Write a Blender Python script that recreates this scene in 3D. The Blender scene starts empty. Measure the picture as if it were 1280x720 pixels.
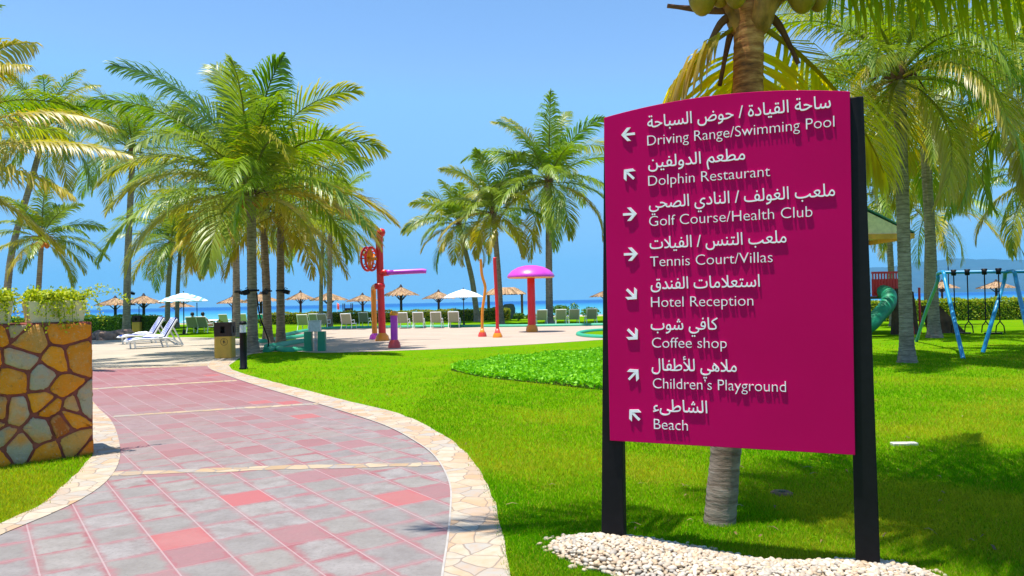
import bpy, bmesh, math, random
import numpy as np
from mathutils import Vector, Matrix, Euler
R = math.radians
sc = bpy.context.scene
COL = sc.collection

# ------------------------------------------------------------------ camera, sky, sun, exposure
F, H = 950.0, 1.55                      # focal length in pixels of the 1280 px photograph, eye height
PITCH, ROLL = R(0.98), R(-1.15)
cam = bpy.data.cameras.new('camera'); camo = bpy.data.objects.new('camera', cam); COL.objects.link(camo)
cam.sensor_width = 36; cam.lens = F / 1280 * 36; cam.clip_start = 0.05; cam.clip_end = 60000
MC = Matrix.Rotation(math.pi / 2 + PITCH, 4, 'X') @ Matrix.Rotation(ROLL, 4, 'Z')
camo.matrix_world = Matrix.Translation((0, 0, H)) @ MC
sc.camera = camo

SUN_AZ = math.atan2(-0.94, -0.33)       # measured from +Y towards +X
SUN_EL = R(79)
sdir = Vector((math.sin(SUN_AZ) * math.cos(SUN_EL), math.cos(SUN_AZ) * math.cos(SUN_EL), math.sin(SUN_EL)))
world = bpy.data.worlds.new('World'); sc.world = world; world.use_nodes = True
wt = world.node_tree; wt.nodes.clear()
wo = wt.nodes.new('ShaderNodeOutputWorld'); wb = wt.nodes.new('ShaderNodeBackground')
sky = wt.nodes.new('ShaderNodeTexSky'); sky.sky_type = 'NISHITA'; sky.sun_disc = False
sky.sun_elevation = SUN_EL; sky.sun_rotation = SUN_AZ % (2 * math.pi)
sky.air_density = 1.0; sky.dust_density = 0.0; sky.ozone_density = 4.0; sky.altitude = 0
hs = wt.nodes.new('ShaderNodeHueSaturation'); hs.inputs['Saturation'].default_value = 1.06; hs.inputs['Hue'].default_value = 0.5
wt.links.new(sky.outputs[0], hs.inputs['Color']); cap = wt.nodes.new('ShaderNodeMix'); cap.data_type = 'RGBA'; cap.blend_type = 'DARKEN'; cap.inputs[0].default_value = 1
cap.inputs[7].default_value = (1.44, 2.92, 4.8, 1)      # the milky blue the clear-air sky settles to above the sea
wt.links.new(hs.outputs[0], cap.inputs[6]); wt.links.new(cap.outputs[2], wb.inputs[0]); wt.links.new(wb.outputs[0], wo.inputs[0])
wb.inputs[1].default_value = 0.13
sl = bpy.data.lights.new('sun', 'SUN'); sl.energy = 4.6; sl.angle = R(0.53); sl.color = (1.0, 0.95, 0.86)
so = bpy.data.objects.new('sun', sl); COL.objects.link(so)
so.rotation_euler = sdir.to_track_quat('Z', 'Y').to_euler(); so.location = (0, 0, 60)
sc.view_settings.view_transform = 'Standard'; sc.view_settings.look = 'None'
sc.view_settings.exposure = 0.75; sc.view_settings.gamma = 1; sc.view_settings.use_curve_mapping = False

# ------------------------------------------------------------------ helpers
MC3 = np.array(MC.to_3x3())
def ray(x, y):
    d = MC3 @ np.array([(x - 640) / F, -(y - 360) / F, -1.0]); return d / np.linalg.norm(d)
def g(x, y, z=0.0):                     # pixel -> point on the ground
    d = ray(x, y); t = (z - H) / d[2]; return Vector((d[0] * t, d[1] * t, z))
def at(x, y, Y):                        # pixel -> point at depth Y
    d = ray(x, y); t = Y / d[1]; return Vector((d[0] * t, Y, H + d[2] * t))
def hz(x): return 376.26 - (x - 640.33) * 0.02007
def gY(x, Y):                           # ground point in pixel column x at depth Y
    return g(x, hz(x) + F * H / Y)

def props(o, label=None, cat=None, group=None, kind=None):
    if label: o['label'] = label
    if cat: o['category'] = cat
    if group: o['group'] = group
    if kind: o['kind'] = kind
    return o
def thing(name, label, cat, loc=(0, 0, 0), rz=0.0, group=None):
    o = bpy.data.objects.new(name, None); COL.objects.link(o); o.empty_display_size = .2
    o.location = loc; o.rotation_euler = (0, 0, rz)
    return props(o, label, cat, group)
def copy_tree(o, parent=None):
    c = o.copy(); COL.objects.link(c)
    if parent: c.parent = parent
    for ch in list(o.children): copy_tree(ch, c)
    return c

class MB:
    """collects shapes, then links them as ONE mesh object"""
    def __init__(s): s.v = []; s.f = []; s.m = []; s.sm = []
    def add(s, vs, fs, mi=0, smooth=False):
        b = len(s.v); s.v += [tuple(v) for v in vs]
        for f in fs: s.f.append([i + b for i in f]); s.m.append(mi); s.sm.append(smooth)
    def box(s, lo, hi, mi=0, M=None):
        x0, y0, z0 = lo; x1, y1, z1 = hi
        vs = [Vector(p) for p in ((x0,y0,z0),(x1,y0,z0),(x1,y1,z0),(x0,y1,z0),(x0,y0,z1),(x1,y0,z1),(x1,y1,z1),(x0,y1,z1))]
        if M: vs = [M @ v for v in vs]
        s.add(vs, [(0,3,2,1),(4,5,6,7),(0,1,5,4),(1,2,6,5),(2,3,7,6),(3,0,4,7)], mi)
    def tube(s, pts, r, n=8, mi=0, cap=True, smooth=True):
        pts = [Vector(p) for p in pts]; k = len(pts)
        rs = r if isinstance(r, (list, tuple)) else [r] * k
        t0 = (pts[1] - pts[0]).normalized()
        u = t0.cross(Vector((0, 0, 1)))
        if u.length < 1e-3: u = Vector((1, 0, 0))
        u.normalize(); vs = []
        for i in range(k):
            t = (pts[min(i + 1, k - 1)] - pts[max(i - 1, 0)]).normalized()
            u = (u - t * u.dot(t)).normalized(); w = t.cross(u)
            for j in range(n):
                a = 2 * math.pi * j / n
                vs.append(pts[i] + (u * math.cos(a) + w * math.sin(a)) * rs[i])
        fs = []
        for i in range(k - 1):
            for j in range(n):
                a, b = i * n + j, i * n + (j + 1) % n
                fs.append((a, b, b + n, a + n))
        s.add(vs, fs, mi, smooth)
        if cap:
            s.add(vs[:n], [tuple(range(n))[::-1]], mi); s.add(vs[-n:], [tuple(range(n))], mi)
    def lathe(s, prof, n=20, mi=0, c=(0, 0, 0), smooth=True):
        vs = []
        for r, z in prof:
            for j in range(n):
                a = 2 * math.pi * j / n; vs.append((c[0] + r * math.cos(a), c[1] + r * math.sin(a), c[2] + z))
        fs = []
        for i in range(len(prof) - 1):
            for j in range(n):
                a, b = i * n + j, i * n + (j + 1) % n; fs.append((a, b, b + n, a + n))
        s.add(vs, fs, mi, smooth)
    def prism(s, poly, z0, z1, mi=0, M=None):
        n = len(poly); vs = [Vector((p[0], p[1], z0)) for p in poly] + [Vector((p[0], p[1], z1)) for p in poly]
        if M: vs = [M @ v for v in vs]
        s.add(vs, [tuple(range(n))[::-1], tuple(range(n, 2 * n))] + [(i, (i + 1) % n, n + (i + 1) % n, n + i) for i in range(n)], mi)
    def build(s, name, mats, parent=None, bevel=0, seg=2, subd=0):
        me = bpy.data.meshes.new(name); me.from_pydata(s.v, [], s.f)
        for m in (mats if isinstance(mats, (list, tuple)) else [mats]): me.materials.append(m)
        me.polygons.foreach_set('material_index', s.m); me.polygons.foreach_set('use_smooth', s.sm); me.update()
        o = bpy.data.objects.new(name, me); COL.objects.link(o)
        if parent: o.parent = parent
        if bevel:
            b = o.modifiers.new('bevel', 'BEVEL'); b.width = bevel; b.segments = seg; b.limit_method = 'ANGLE'; b.angle_limit = R(40)
        if subd:
            b = o.modifiers.new('subd', 'SUBSURF'); b.levels = subd; b.render_levels = subd
        return o

def fastmesh(name, co, faces, mat, parent=None, col=None, smooth=False):
    """co (N,3); faces: list of int arrays (m,3) or (m,4); col (N,3) vertex colours"""
    me = bpy.data.meshes.new(name)
    me.vertices.add(len(co)); me.vertices.foreach_set('co', np.asarray(co, np.float32).ravel())
    loops = np.concatenate([f.ravel() for f in faces]).astype(np.int32)
    tot = np.concatenate([np.full(len(f), f.shape[1], np.int32) for f in faces])
    st = np.concatenate([[0], np.cumsum(tot)[:-1]]).astype(np.int32)
    me.loops.add(len(loops)); me.loops.foreach_set('vertex_index', loops)
    me.polygons.add(len(tot)); me.polygons.foreach_set('loop_start', st); me.polygons.foreach_set('loop_total', tot)
    if smooth: me.polygons.foreach_set('use_smooth', np.ones(len(tot), bool))
    if col is not None:
        a = me.color_attributes.new('Col', 'FLOAT_COLOR', 'POINT')
        a.data.foreach_set('color', np.concatenate([col, np.ones((len(col), 1))], 1).astype(np.float32).ravel())
    me.materials.append(mat); me.update(calc_edges=True); me.validate()
    o = bpy.data.objects.new(name, me); COL.objects.link(o)
    if parent: o.parent = parent
    return o

# ------------------------------------------------------------------ materials
class NT:
    def __init__(s, name):
        s.m = bpy.data.materials.new(name); s.m.use_nodes = True; s.t = s.m.node_tree
        s.b = s.t.nodes['Principled BSDF']; s.out = s.t.nodes['Material Output']
        s.tc = s.n('ShaderNodeTexCoord')
    def n(s, typ, **kw):
        nd = s.t.nodes.new(typ)
        for k, v in kw.items(): setattr(nd, k, v)
        return nd
    def l(s, a, b): s.t.links.new(a, b)
    def set(s, sock, v):
        if hasattr(v, 'node'): s.l(v, sock)
        else: sock.default_value = v
    def math(s, op, a, b=0.0, c=None):
        nd = s.n('ShaderNodeMath', operation=op); s.set(nd.inputs[0], a); s.set(nd.inputs[1], b)
        if c is not None: s.set(nd.inputs[2], c)
        return nd.outputs[0]
    def mix(s, fac, a, b, blend='MIX'):
        nd = s.n('ShaderNodeMix', data_type='RGBA', blend_type=blend); s.set(nd.inputs[0], fac)
        for i, v in ((6, a), (7, b)):
            s.set(nd.inputs[i], v if hasattr(v, 'node') else (*v, 1))
        return nd.outputs[2]
    def ramp(s, fac, stops, interp='LINEAR'):
        nd = s.n('ShaderNodeValToRGB'); nd.color_ramp.interpolation = interp; s.l(fac, nd.inputs[0]); e = nd.color_ramp.elements
        while len(e) < len(stops): e.new(0.5)
        for i, (p, c) in enumerate(stops): e[i].position = p; e[i].color = (*c, 1) if len(c) == 3 else c
        return nd.outputs[0]
    def noise(s, scale, detail=4, rough=.55, vec=None, dim='3D'):
        nd = s.n('ShaderNodeTexNoise'); nd.inputs['Scale'].default_value = scale; nd.inputs['Detail'].default_value = detail; nd.inputs['Roughness'].default_value = rough
        s.l(vec if vec is not None else s.tc.outputs['Object'], nd.inputs['Vector']); return nd.outputs['Fac']
    def bump(s, h, strength=.3, dist=.01):
        nd = s.n('ShaderNodeBump'); nd.inputs['Strength'].default_value = strength; nd.inputs['Distance'].default_value = dist
        s.l(h, nd.inputs['Height']); s.l(nd.outputs[0], s.b.inputs['Normal'])
    def fin(s, color, rough=.6, spec=.3, metal=0):
        s.set(s.b.inputs['Base Color'], color if hasattr(color, 'node') else (*color, 1))
        s.set(s.b.inputs['Roughness'], rough); s.b.inputs['Specular IOR Level'].default_value = spec; s.b.inputs['Metallic'].default_value = metal
        return s.m

def pmat(name, c, rough=.6, spec=.3, var=.15, scale=6, bump=0, metal=0):
    k = NT(name); nz = k.noise(scale)
    c2 = tuple(x * (1 - var) for x in c); c1 = tuple(min(1, x * (1 + var)) for x in c)
    col = k.ramp(nz, [(.3, c2), (.7, c1)])
    if bump: k.bump(k.noise(scale * 6), bump, .01)
    return k.fin(col, rough, spec, metal)

def leafmat(name, rough=.45, trans=.35, spec=.35, gain=1.0):
    k = NT(name); a = k.n('ShaderNodeAttribute', attribute_name='Col')
    k.fin(a.outputs['Color'], rough, spec)
    tr = k.n('ShaderNodeBsdfTranslucent'); mx = k.n('ShaderNodeMixShader'); mx.inputs[0].default_value = trans
    hs = k.n('ShaderNodeHueSaturation'); hs.inputs['Value'].default_value = 1.5 * gain; hs.inputs['Saturation'].default_value = 1.1
    k.l(a.outputs['Color'], hs.inputs['Color']); k.l(hs.outputs[0], tr.inputs[0])
    k.l(k.b.outputs[0], mx.inputs[1]); k.l(tr.outputs[0], mx.inputs[2]); k.l(mx.outputs[0], k.out.inputs[0])
    return k.m
M_LEAF = leafmat('palm_leaf', .40, .38, .55, 1.15); M_OLDLEAF = leafmat('old_palm_leaf', .5, .62, .3, 1.5); M_LEAF2 = leafmat('shrub_leaf', .5, .3, .25)
M_GRASS = leafmat('grass_blade', .8, .45, .0)
def attrmat(name, rough=.7, spec=.2, nscale=20, namt=.35, bump=.4):
    k = NT(name); a = k.n('ShaderNodeAttribute', attribute_name='Col'); nz = k.noise(nscale, 6, .65)
    f = k.math('MULTIPLY_ADD', nz, namt * 2, 1 - namt)
    col = k.mix(1.0, a.outputs['Color'], f, 'MULTIPLY') if False else None
    nd = k.n('ShaderNodeVectorMath', operation='SCALE'); k.l(a.outputs['Color'], nd.inputs[0]); k.l(f, nd.inputs['Scale'])
    if bump: k.bump(nz, bump, .02)
    return k.fin(nd.outputs[0], rough, spec)

# lawn
k = NT('lawn_turf')
n1 = k.noise(.35, 5, .6); n2 = k.noise(2.2, 5, .6); n3 = k.noise(60, 2)
c = k.ramp(n1, [(.3, (.10, .27, .003)), (.55, (.145, .30, .003)), (.72, (.22, .32, .006))])
c = k.mix(k.ramp(n2, [(.52, (0, 0, 0)), (.74, (1, 1, 1))]), c, (.25, .27, .015))
c = k.mix(k.ramp(n3, [(.3, (0, 0, 0)), (.7, (.55, .55, .55))]), c, (.07, .19, .003))
k.bump(n3, .7, .03); M_LAWN = k.fin(c, .9, .0)

# path tiles: rows of 0.33 x 0.405 m, grey slate stained red
k = NT('path_tile'); sx = k.n('ShaderNodeSeparateXYZ'); k.l(k.tc.outputs['Object'], sx.inputs[0])
X, Y = sx.outputs[0], sx.outputs[1]
def dot2(ax, ay, off, per):
    t = k.math('ADD', k.math('MULTIPLY', X, ax / per), k.math('MULTIPLY', Y, ay / per)); return k.math('ADD', t, off / per)
ua, ub = dot2(.815, .58, -.315, .33), dot2(.58, -.815, 4.87, .405)
fa, fb = k.math('FRACT', ua), k.math('FRACT', ub)
def edge(f, per): return k.math('MULTIPLY', k.math('MINIMUM', f, k.math('SUBTRACT', 1.0, f)), per)
da, db = edge(fa, .33), edge(fb, .405)
cv = k.n('ShaderNodeCombineXYZ'); k.l(k.math('FLOOR', ua), cv.inputs[0]); k.l(k.math('FLOOR', ub), cv.inputs[1])
wn = k.n('ShaderNodeTexWhiteNoise', noise_dimensions='2D'); k.l(cv.outputs[0], wn.inputs['Vector'])
sr = k.n('ShaderNodeSeparateXYZ'); k.l(wn.outputs['Color'], sr.inputs[0])
r1, r2, r3 = sr.outputs
nz = k.noise(5, 6, .65); nf = k.noise(38, 5, .7); nbig = k.noise(.45, 3)
far = k.n('ShaderNodeMapRange'); far.inputs['From Min'].default_value = 6.5; far.inputs['From Max'].default_value = 15; k.l(Y, far.inputs['Value'])
xr = k.n('ShaderNodeMapRange'); xr.inputs['From Min'].default_value = -.6; xr.inputs['From Max'].default_value = -3.4; k.l(X, xr.inputs['Value'])
side = k.math('MULTIPLY', k.math('MULTIPLY', xr.outputs[0], far.outputs[0]), 1.0)
grey = k.ramp(nz, [(.28, (.195, .165, .155)), (.5, (.262, .235, .225)), (.74, (.33, .30, .29))])
grey = k.mix(k.math('MULTIPLY', r2, .35), grey, (.25, .23, .18))
pink = k.mix(r3, (.27, .08, .09), (.31, .14, .15))
dm = k.math('MINIMUM', da, db)
st = k.math('ADD', dm, k.math('MULTIPLY', k.math('SUBTRACT', nz, .5), .16))
stain = k.n('ShaderNodeMapRange', interpolation_type='SMOOTHSTEP'); stain.inputs['From Min'].default_value = .062; stain.inputs['From Max'].default_value = -.015; k.l(st, stain.inputs['Value'])
amt = k.math('MULTIPLY', stain.outputs[0], k.math('ADD', .5, k.math('MULTIPLY', r1, .75)))
whole = k.math('GREATER_THAN', k.math('ADD', r1, k.math('MULTIPLY', side, .55)), .90)
amt = k.math('MAXIMUM', k.math('MAXIMUM', amt, k.math('MULTIPLY', side, k.math('ADD', .35, k.math('MULTIPLY', nbig, .9)))), k.math('MULTIPLY', whole, k.math('ADD', .35, k.math('MULTIPLY', nz, .6))))
grey = k.mix(k.math('MULTIPLY', r3, .38), grey, (.15, .14, .135)); grey = k.mix(k.ramp(nf, [(.3, (.55, .55, .55)), (.5, (0, 0, 0))]), grey, (.16, .14, .135))
c = k.mix(k.math('MINIMUM', amt, .9), grey, pink)
red = k.math('GREATER_THAN', r2, .982)
c = k.mix(k.math('MULTIPLY', red, k.math('MULTIPLY_ADD', nf, .5, .45)), c, (.40, .10, .10))
c = k.mix(k.ramp(nf, [(.62, (0, 0, 0)), (.8, (.5, .5, .5))]), c, (.36, .33, .30))
wob = k.math('MULTIPLY', k.math('SUBTRACT', nf, .5), .006)
gl = k.math('LESS_THAN', k.math('ADD', da, wob), .0052); gl2 = k.math('LESS_THAN', k.math('ADD', db, wob), .0032)
c = k.mix(k.math('MULTIPLY', gl2, .45), c, (.38, .27, .26)); c = k.mix(k.math('MULTIPLY', gl, .5), c, (.42, .34, .33))
k.bump(k.math('ADD', k.math('MULTIPLY', nf, .4), k.math('MINIMUM', k.math('MULTIPLY', dm, 60), 1)), .35, .006)
M_TILE = k.fin(c, .7, .25)

def flagmat(name, scale, stops, grout, gw=.018, stretch=(1, 1, 1)):
    k = NT(name); mp = k.n('ShaderNodeMapping'); mp.inputs['Scale'].default_value = stretch; k.l(k.tc.outputs['Object'], mp.inputs[0])
    nzv = k.n('ShaderNodeTexNoise'); nzv.inputs['Scale'].default_value = 3; k.l(mp.outputs[0], nzv.inputs['Vector'])
    va = k.n('ShaderNodeVectorMath', operation='SCALE'); va.inputs['Scale'].default_value = .12; k.l(nzv.outputs['Color'], va.inputs[0])
    vb = k.n('ShaderNodeVectorMath', operation='ADD'); k.l(mp.outputs[0], vb.inputs[0]); k.l(va.outputs[0], vb.inputs[1])
    v1 = k.n('ShaderNodeTexVoronoi', voronoi_dimensions='2D'); v2 = k.n('ShaderNodeTexVoronoi', voronoi_dimensions='2D', feature='DISTANCE_TO_EDGE')
    for v in (v1, v2): v.inputs['Scale'].default_value = scale; k.l(vb.outputs[0], v.inputs['Vector'])
    s = k.n('ShaderNodeSeparateColor'); k.l(v1.outputs['Color'], s.inputs[0])
    nz = k.noise(14, 6, .65); nl = k.noise(3.2, 4)
    c = k.ramp(k.math('ADD', k.math('MULTIPLY', s.outputs[0], .7), k.math('MULTIPLY', nl, .3)), stops)
    c = k.mix(k.ramp(nz, [(.4, (0, 0, 0)), (.75, (.6, .6, .6))]), c, (.44, .28, .15))
    gr = k.math('LESS_THAN', k.math('ADD', v2.outputs['Distance'], k.math('MULTIPLY', k.math('SUBTRACT', nz, .5), .03)), gw)
    c = k.mix(k.math('MULTIPLY', gr, .8), c, grout)
    k.bump(k.math('ADD', k.math('MINIMUM', k.math('MULTIPLY', v2.outputs['Distance'], 8), .5), k.math('MULTIPLY', nz, .5)), .5, .012)
    return k.fin(c, .7, .25)
M_FLAG = flagmat('flagstone', 5.6, [(.1, (.42, .31, .20)), (.32, (.48, .42, .33)), (.5, (.45, .29, .17)), (.7, (.36, .34, .31)), (.95, (.52, .43, .30))], (.24, .19, .15), .03)
M_FLAGB = flagmat('flagstone_band', 5.2, [(.1, (.40, .26, .14)), (.35, (.46, .37, .26)), (.6, (.36, .25, .15)), (.8, (.30, .285, .27)), (1, (.50, .42, .30))], (.24, .21, .20), .05)
M_PLAZA = pmat('pale_concrete', (.42, .36, .28), .8, .15, .12, .8, .15)
M_PAD = pmat('splash_pad_concrete', (.44, .345, .27), .75, .2, .08, .5, .1)
M_SAND = pmat('sand', (.5, .42, .3), .9, .1, .15, .6, .2)
M_WLINE = pmat('pale_mortar', (.40, .37, .34), .8, .1, .1, 9)

# sea: deep blue offshore, turquoise over the sand
k = NT('sea_water'); sx = k.n('ShaderNodeSeparateXYZ'); k.l(k.tc.outputs['Object'], sx.inputs[0])
mr = k.n('ShaderNodeMapRange'); mr.inputs['From Min'].default_value = 120; mr.inputs['From Max'].default_value = 900; k.l(sx.outputs[1], mr.inputs['Value'])
mp = k.n('ShaderNodeMapping'); mp.inputs['Scale'].default_value = (.012, .05, 1); k.l(k.tc.outputs['Object'], mp.inputs[0])
nz = k.noise(1.0, 5, .6, mp.outputs[0])
c = k.ramp(k.math('ADD', mr.outputs[0], k.math('MULTIPLY', k.math('SUBTRACT', nz, .5), .35)), [(0, (.10, .36, .40)), (.3, (.03, .22, .38)), (.8, (.008, .10, .30)), (1, (.006, .085, .28))])
k.bump(k.noise(1.2, 4), .6, .4); M_SEA = k.fin(c, .55, .15)

def paint(name, c, rough=.35, spec=.5, var=.08): return pmat(name, c, rough, spec, var, 3)
M_BLACKP = pmat('black_powder_coat', (.006, .006, .008), .5, .18, .2, 30, .05)
k = NT('magenta_panel'); nz = k.noise(1.3, 3); c = k.mix(k.ramp(nz, [(.35, (0, 0, 0)), (.7, (1, 1, 1))]), (.46, .0, .088), (.50, .0, .098))
M_PANEL = k.fin(c, .28, .09)
M_LETTER = pmat('brushed_letter', (.86, .84, .88), .35, .5, .04, 40)
M_RED = paint('red_paint', (.70, .015, .02)); M_ORANGE = paint('orange_paint', (.85, .28, .015)); M_PURPLE = paint('purple_paint', (.48, .03, .48))
M_MAG = paint('pink_paint', (.62, .06, .55)); M_GREENP = paint('green_paint', (.01, .24, .12), .45); M_CORAL = paint('coral_paint', (.75, .07, .06))
M_KERB = paint('green_kerb_paint', (.03, .36, .20), .5); M_BLUE = paint('blue_paint', (.01, .25, .50)); M_NAVY = paint('navy_paint', (.01, .02, .10))
M_WHITE = paint('white_plastic', (.80, .80, .80), .4); M_SLING = pmat('sage_sling', (.30, .31, .22), .8, .1, .1, 30)
M_SLINGB = pmat('cream_sling', (.62, .56, .42), .8, .1, .1, 30); M_TEALT = pmat('teal_towel', (.05, .48, .58), .9, .05, .1, 30)
M_DARK = pmat('dark_timber', (.035, .028, .03), .6, .2, .2, 10); M_BROWN = pmat('brown_timber', (.20, .10, .06), .7, .2, .25, 8)
M_BINTAN = pmat('ochre_laminate', (.66, .36, .05), .5, .3, .08, 5); M_BINBR = pmat('dark_brown_laminate', (.045, .018, .012), .5, .3, .15, 5)
M_CLEAR = NT('frosted_lens'); M_CLEAR.b.inputs['Transmission Weight'].default_value = .55; M_CLEAR = M_CLEAR.fin((.85, .88, .9), .25, .5)
M_GALV = pmat('galvanised_steel', (.50, .53, .56), .4, .5, .12, 14, 0, .3)
M_PLANTER = pmat('cream_planter', (.80, .70, .46), .55, .3, .07, 4)
M_MORTAR = pmat('red_mortar', (.26, .075, .055), .9, .1, .25, 9, .6)
M_ROCK = pmat('brown_rock', (.30, .20, .16), .85, .1, .4, 4, .8)
M_SKIN = pmat('skin', (.42, .22, .14), .5, .3, .08, 6); M_HAIR = pmat('dark_hair', (.02, .015, .012), .5, .3, .2, 20); M_CLOTH = pmat('dark_swimwear', (.04, .05, .08), .8, .1, .2, 12)
M_TARP = pmat('slate_blue_tarpaulin', (.10, .13, .19), .6, .3, .3, 3); M_CANVAS = pmat('white_canvas', (.78, .80, .84), .8, .1, .05, 5)
M_SLAB = pmat('concrete_slab', (.62, .58, .52), .85, .1, .15, 12, .3); M_CLIMB = pmat('climbing_wall', (.10, .055, .035), .8, .15, .4, 3, .6)
M_CABLE = M_BLACKP
M_PEB = attrmat('pebble', .55, .35, 30, .12, .1); 
k = NT('wall_stone'); a_ = k.n('ShaderNodeAttribute', attribute_name='Col'); n1 = k.noise(5.5, 6, .7); n2 = k.noise(16, 6, .7); n3 = k.noise(3.1, 3); n4 = k.noise(45, 4)
c = k.mix(k.ramp(n1, [(.50, (0, 0, 0)), (.72, (.6, .6, .6))]), a_.outputs['Color'], (.68, .42, .16))
c = k.mix(k.ramp(n3, [(.52, (0, 0, 0)), (.68, (.8, .8, .8))]), c, (.86, .27, .01))
c = k.mix(k.ramp(n2, [(.58, (0, 0, 0)), (.74, (.7, .7, .7))]), c, (.22, .12, .06))
c = k.mix(k.ramp(n4, [(.60, (0, 0, 0)), (.75, (.6, .6, .6))]), c, (.55, .48, .36))
k.bump(k.math('ADD', n2, k.math('MULTIPLY', n1, 1.5)), .9, .025); M_STONE = k.fin(c, .75, .25)
k = NT('thatch'); nzv = k.n('ShaderNodeAttribute', attribute_name='Col'); nz = k.noise(9, 5)
nd = k.n('ShaderNodeVectorMath', operation='SCALE'); k.l(nzv.outputs['Color'], nd.inputs[0]); k.l(k.math('MULTIPLY_ADD', nz, 1.2, .4), nd.inputs['Scale']); M_THATCH = k.fin(nd.outputs[0], .9, .05)
# palm trunk: ring scars, lichen
def trunkmat(name, a, b, pale, zlo=None):
    k = NT(name); s = k.n('ShaderNodeSeparateXYZ'); k.l(k.tc.outputs['Object'], s.inputs[0])
    mp = k.n('ShaderNodeMapping'); mp.inputs['Scale'].default_value = (3, 3, 14); k.l(k.tc.outputs['Object'], mp.inputs[0])
    nz = k.noise(1.6, 6, .65, mp.outputs[0]); n2 = k.noise(2.5, 4)
    c = k.ramp(nz, [(.3, a), (.55, b), (.75, pale)])
    c = k.mix(k.ramp(n2, [(.45, (0, 0, 0)), (.75, (.6, .6, .6))]), c, pale)
    ring = k.math('FRACT', k.math('ADD', k.math('MULTIPLY', s.outputs[2], 9.5), k.math('MULTIPLY', n2, 1.2)))
    rl = k.math('LESS_THAN', ring, .16); c = k.mix(k.math('MULTIPLY', rl, .55), c, a)
    if zlo is not None:                  # bare brown-orange bark of the youngest, topmost rings
        t = k.n('ShaderNodeMapRange'); t.inputs['From Min'].default_value = zlo; t.inputs['From Max'].default_value = zlo + .35; k.l(s.outputs[2], t.inputs['Value'])
        up = k.ramp(nz, [(.3, (.06, .03, .018)), (.46, (.34, .13, .04)), (.60, (.62, .29, .09)), (.75, (.66, .42, .20))])
        c = k.mix(t.outputs[0], c, up)
    k.bump(k.math('ADD', nz, k.math('MULTIPLY', rl, -.6)), .6, .02)
    return k.fin(c, .85, .15)
M_TRUNK = trunkmat('palm_bark', (.12, .09, .065), (.29, .225, .165), (.43, .36, .28))
M_TRUNKB = trunkmat('palm_bark_brown', (.10, .07, .045), (.26, .185, .125), (.38, .30, .21))
M_TRUNKS = trunkmat('palm_bark_young', (.10, .07, .05), (.27, .215, .165), (.40, .35, .29), 2.55)
M_COCO = pmat('coconut_husk', (.30, .19, .015), .45, .3, .45, 9, .15); M_SPATHE = pmat('dry_spathe', (.16, .075, .04), .8, .15, .4, 6, .5)

# ------------------------------------------------------------------ setting: ground, sea, paving
def catmull(pts, n=8):
    P = [Vector(p) for p in pts]; out = []
    for i in range(len(P) - 1):
        a, b, c, d = P[max(i - 1, 0)], P[i], P[i + 1], P[min(i + 2, len(P) - 1)]
        for j in range(n):
            t = j / n; out.append(.5 * ((2 * b) + (c - a) * t + (2 * a - 5 * b + 4 * c - d) * t * t + (3 * b - a - 3 * c + d) * t ** 3))
    out.append(P[-1]); return out
def sheet(name, poly, z, m, kind='structure'):
    b = MB(); b.add([(p[0], p[1], z) for p in poly], [tuple(range(len(poly)))]); o = b.build(name, m); return props(o, kind=kind)
def resample(pts, n):
    P = np.array([tuple(p) for p in pts]); d = np.concatenate([[0], np.cumsum(np.linalg.norm(np.diff(P, axis=0), axis=1))])
    s = np.linspace(0, d[-1], n); return np.stack([np.interp(s, d, P[:, i]) for i in range(P.shape[1])], 1)
def ribbon_mb(b, A, B, z, n=120, mi=0):
    A = resample(A, n); B = resample(B, n); vs = []
    for p, q in zip(A, B): vs += [(p[0], p[1], z), (q[0], q[1], z)]
    b.add(vs, [(2 * i, 2 * i + 1, 2 * i + 3, 2 * i + 2) for i in range(n - 1)], mi)

# one big ground sheet: level lawn ground, a beach falling to the sea, sea bed
b = MB(); ys = [-400, -60, 60, 74, 82, 95, 115, 140, 200, 10500]; zs = [-.03, -.03, -.03, -.03, -.10, -.6, -1.3, -1.9, -3, -6]
xs = [-11000, -800, -120, 0, 120, 800, 11000]
vs = [(x, y, z) for y, z in zip(ys, zs) for x in xs]; nx = len(xs)
b.add(vs, [(j * nx + i, j * nx + i + 1, (j + 1) * nx + i + 1, (j + 1) * nx + i) for j in range(len(ys) - 1) for i in range(nx - 1)], smooth=True)
props(b.build('ground', M_SAND), kind='structure')
b = MB(); b.box((-11000, 100, -1.9), (11000, 10500, -1.5)); props(b.build('sea', M_SEA), kind='structure')
sheet('lawn', [(-60, -30), (90, -30), (90, 70), (-60, 70)], 0.0, M_LAWN)

RO = [g(*p) for p in ((637,720),(625,660),(618,630),(600,590),(560,548),(500,518),(440,503),(370,485),(320,472),(297,465),(286,458),(291,450),(305,444),(330,441))]
RI = [g(*p) for p in ((553,720),(559,680),(563,640),(562,605),(545,573),(520,553),(480,532),(420,512),(370,497),(320,482),(285,470),(262,461),(262,454),(275,447),(320,440))]
LO = [g(*p) for p in ((0,656),(50,632),(90,598),(107,578),(116,569),(108,545),(100,520),(95,500),(90,480),(85,462))]
LI = [g(*p) for p in ((0,670),(60,645),(110,620),(138,597),(150,572),(147,545),(138,525),(120,507),(105,485),(95,462))]
RO = catmull([Vector((.22, -4, 0)), Vector((.2, 1, 0)), Vector((.1, 3, 0))] + RO)
RI = catmull([Vector((-.3, -4, 0)), Vector((-.32, 1, 0)), Vector((-.36, 3, 0))] + RI)
LO = catmull([Vector((-3.9, -4, 0)), Vector((-3.82, 1, 0)), Vector((-3.74, 4, 0))] + LO)
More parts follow.
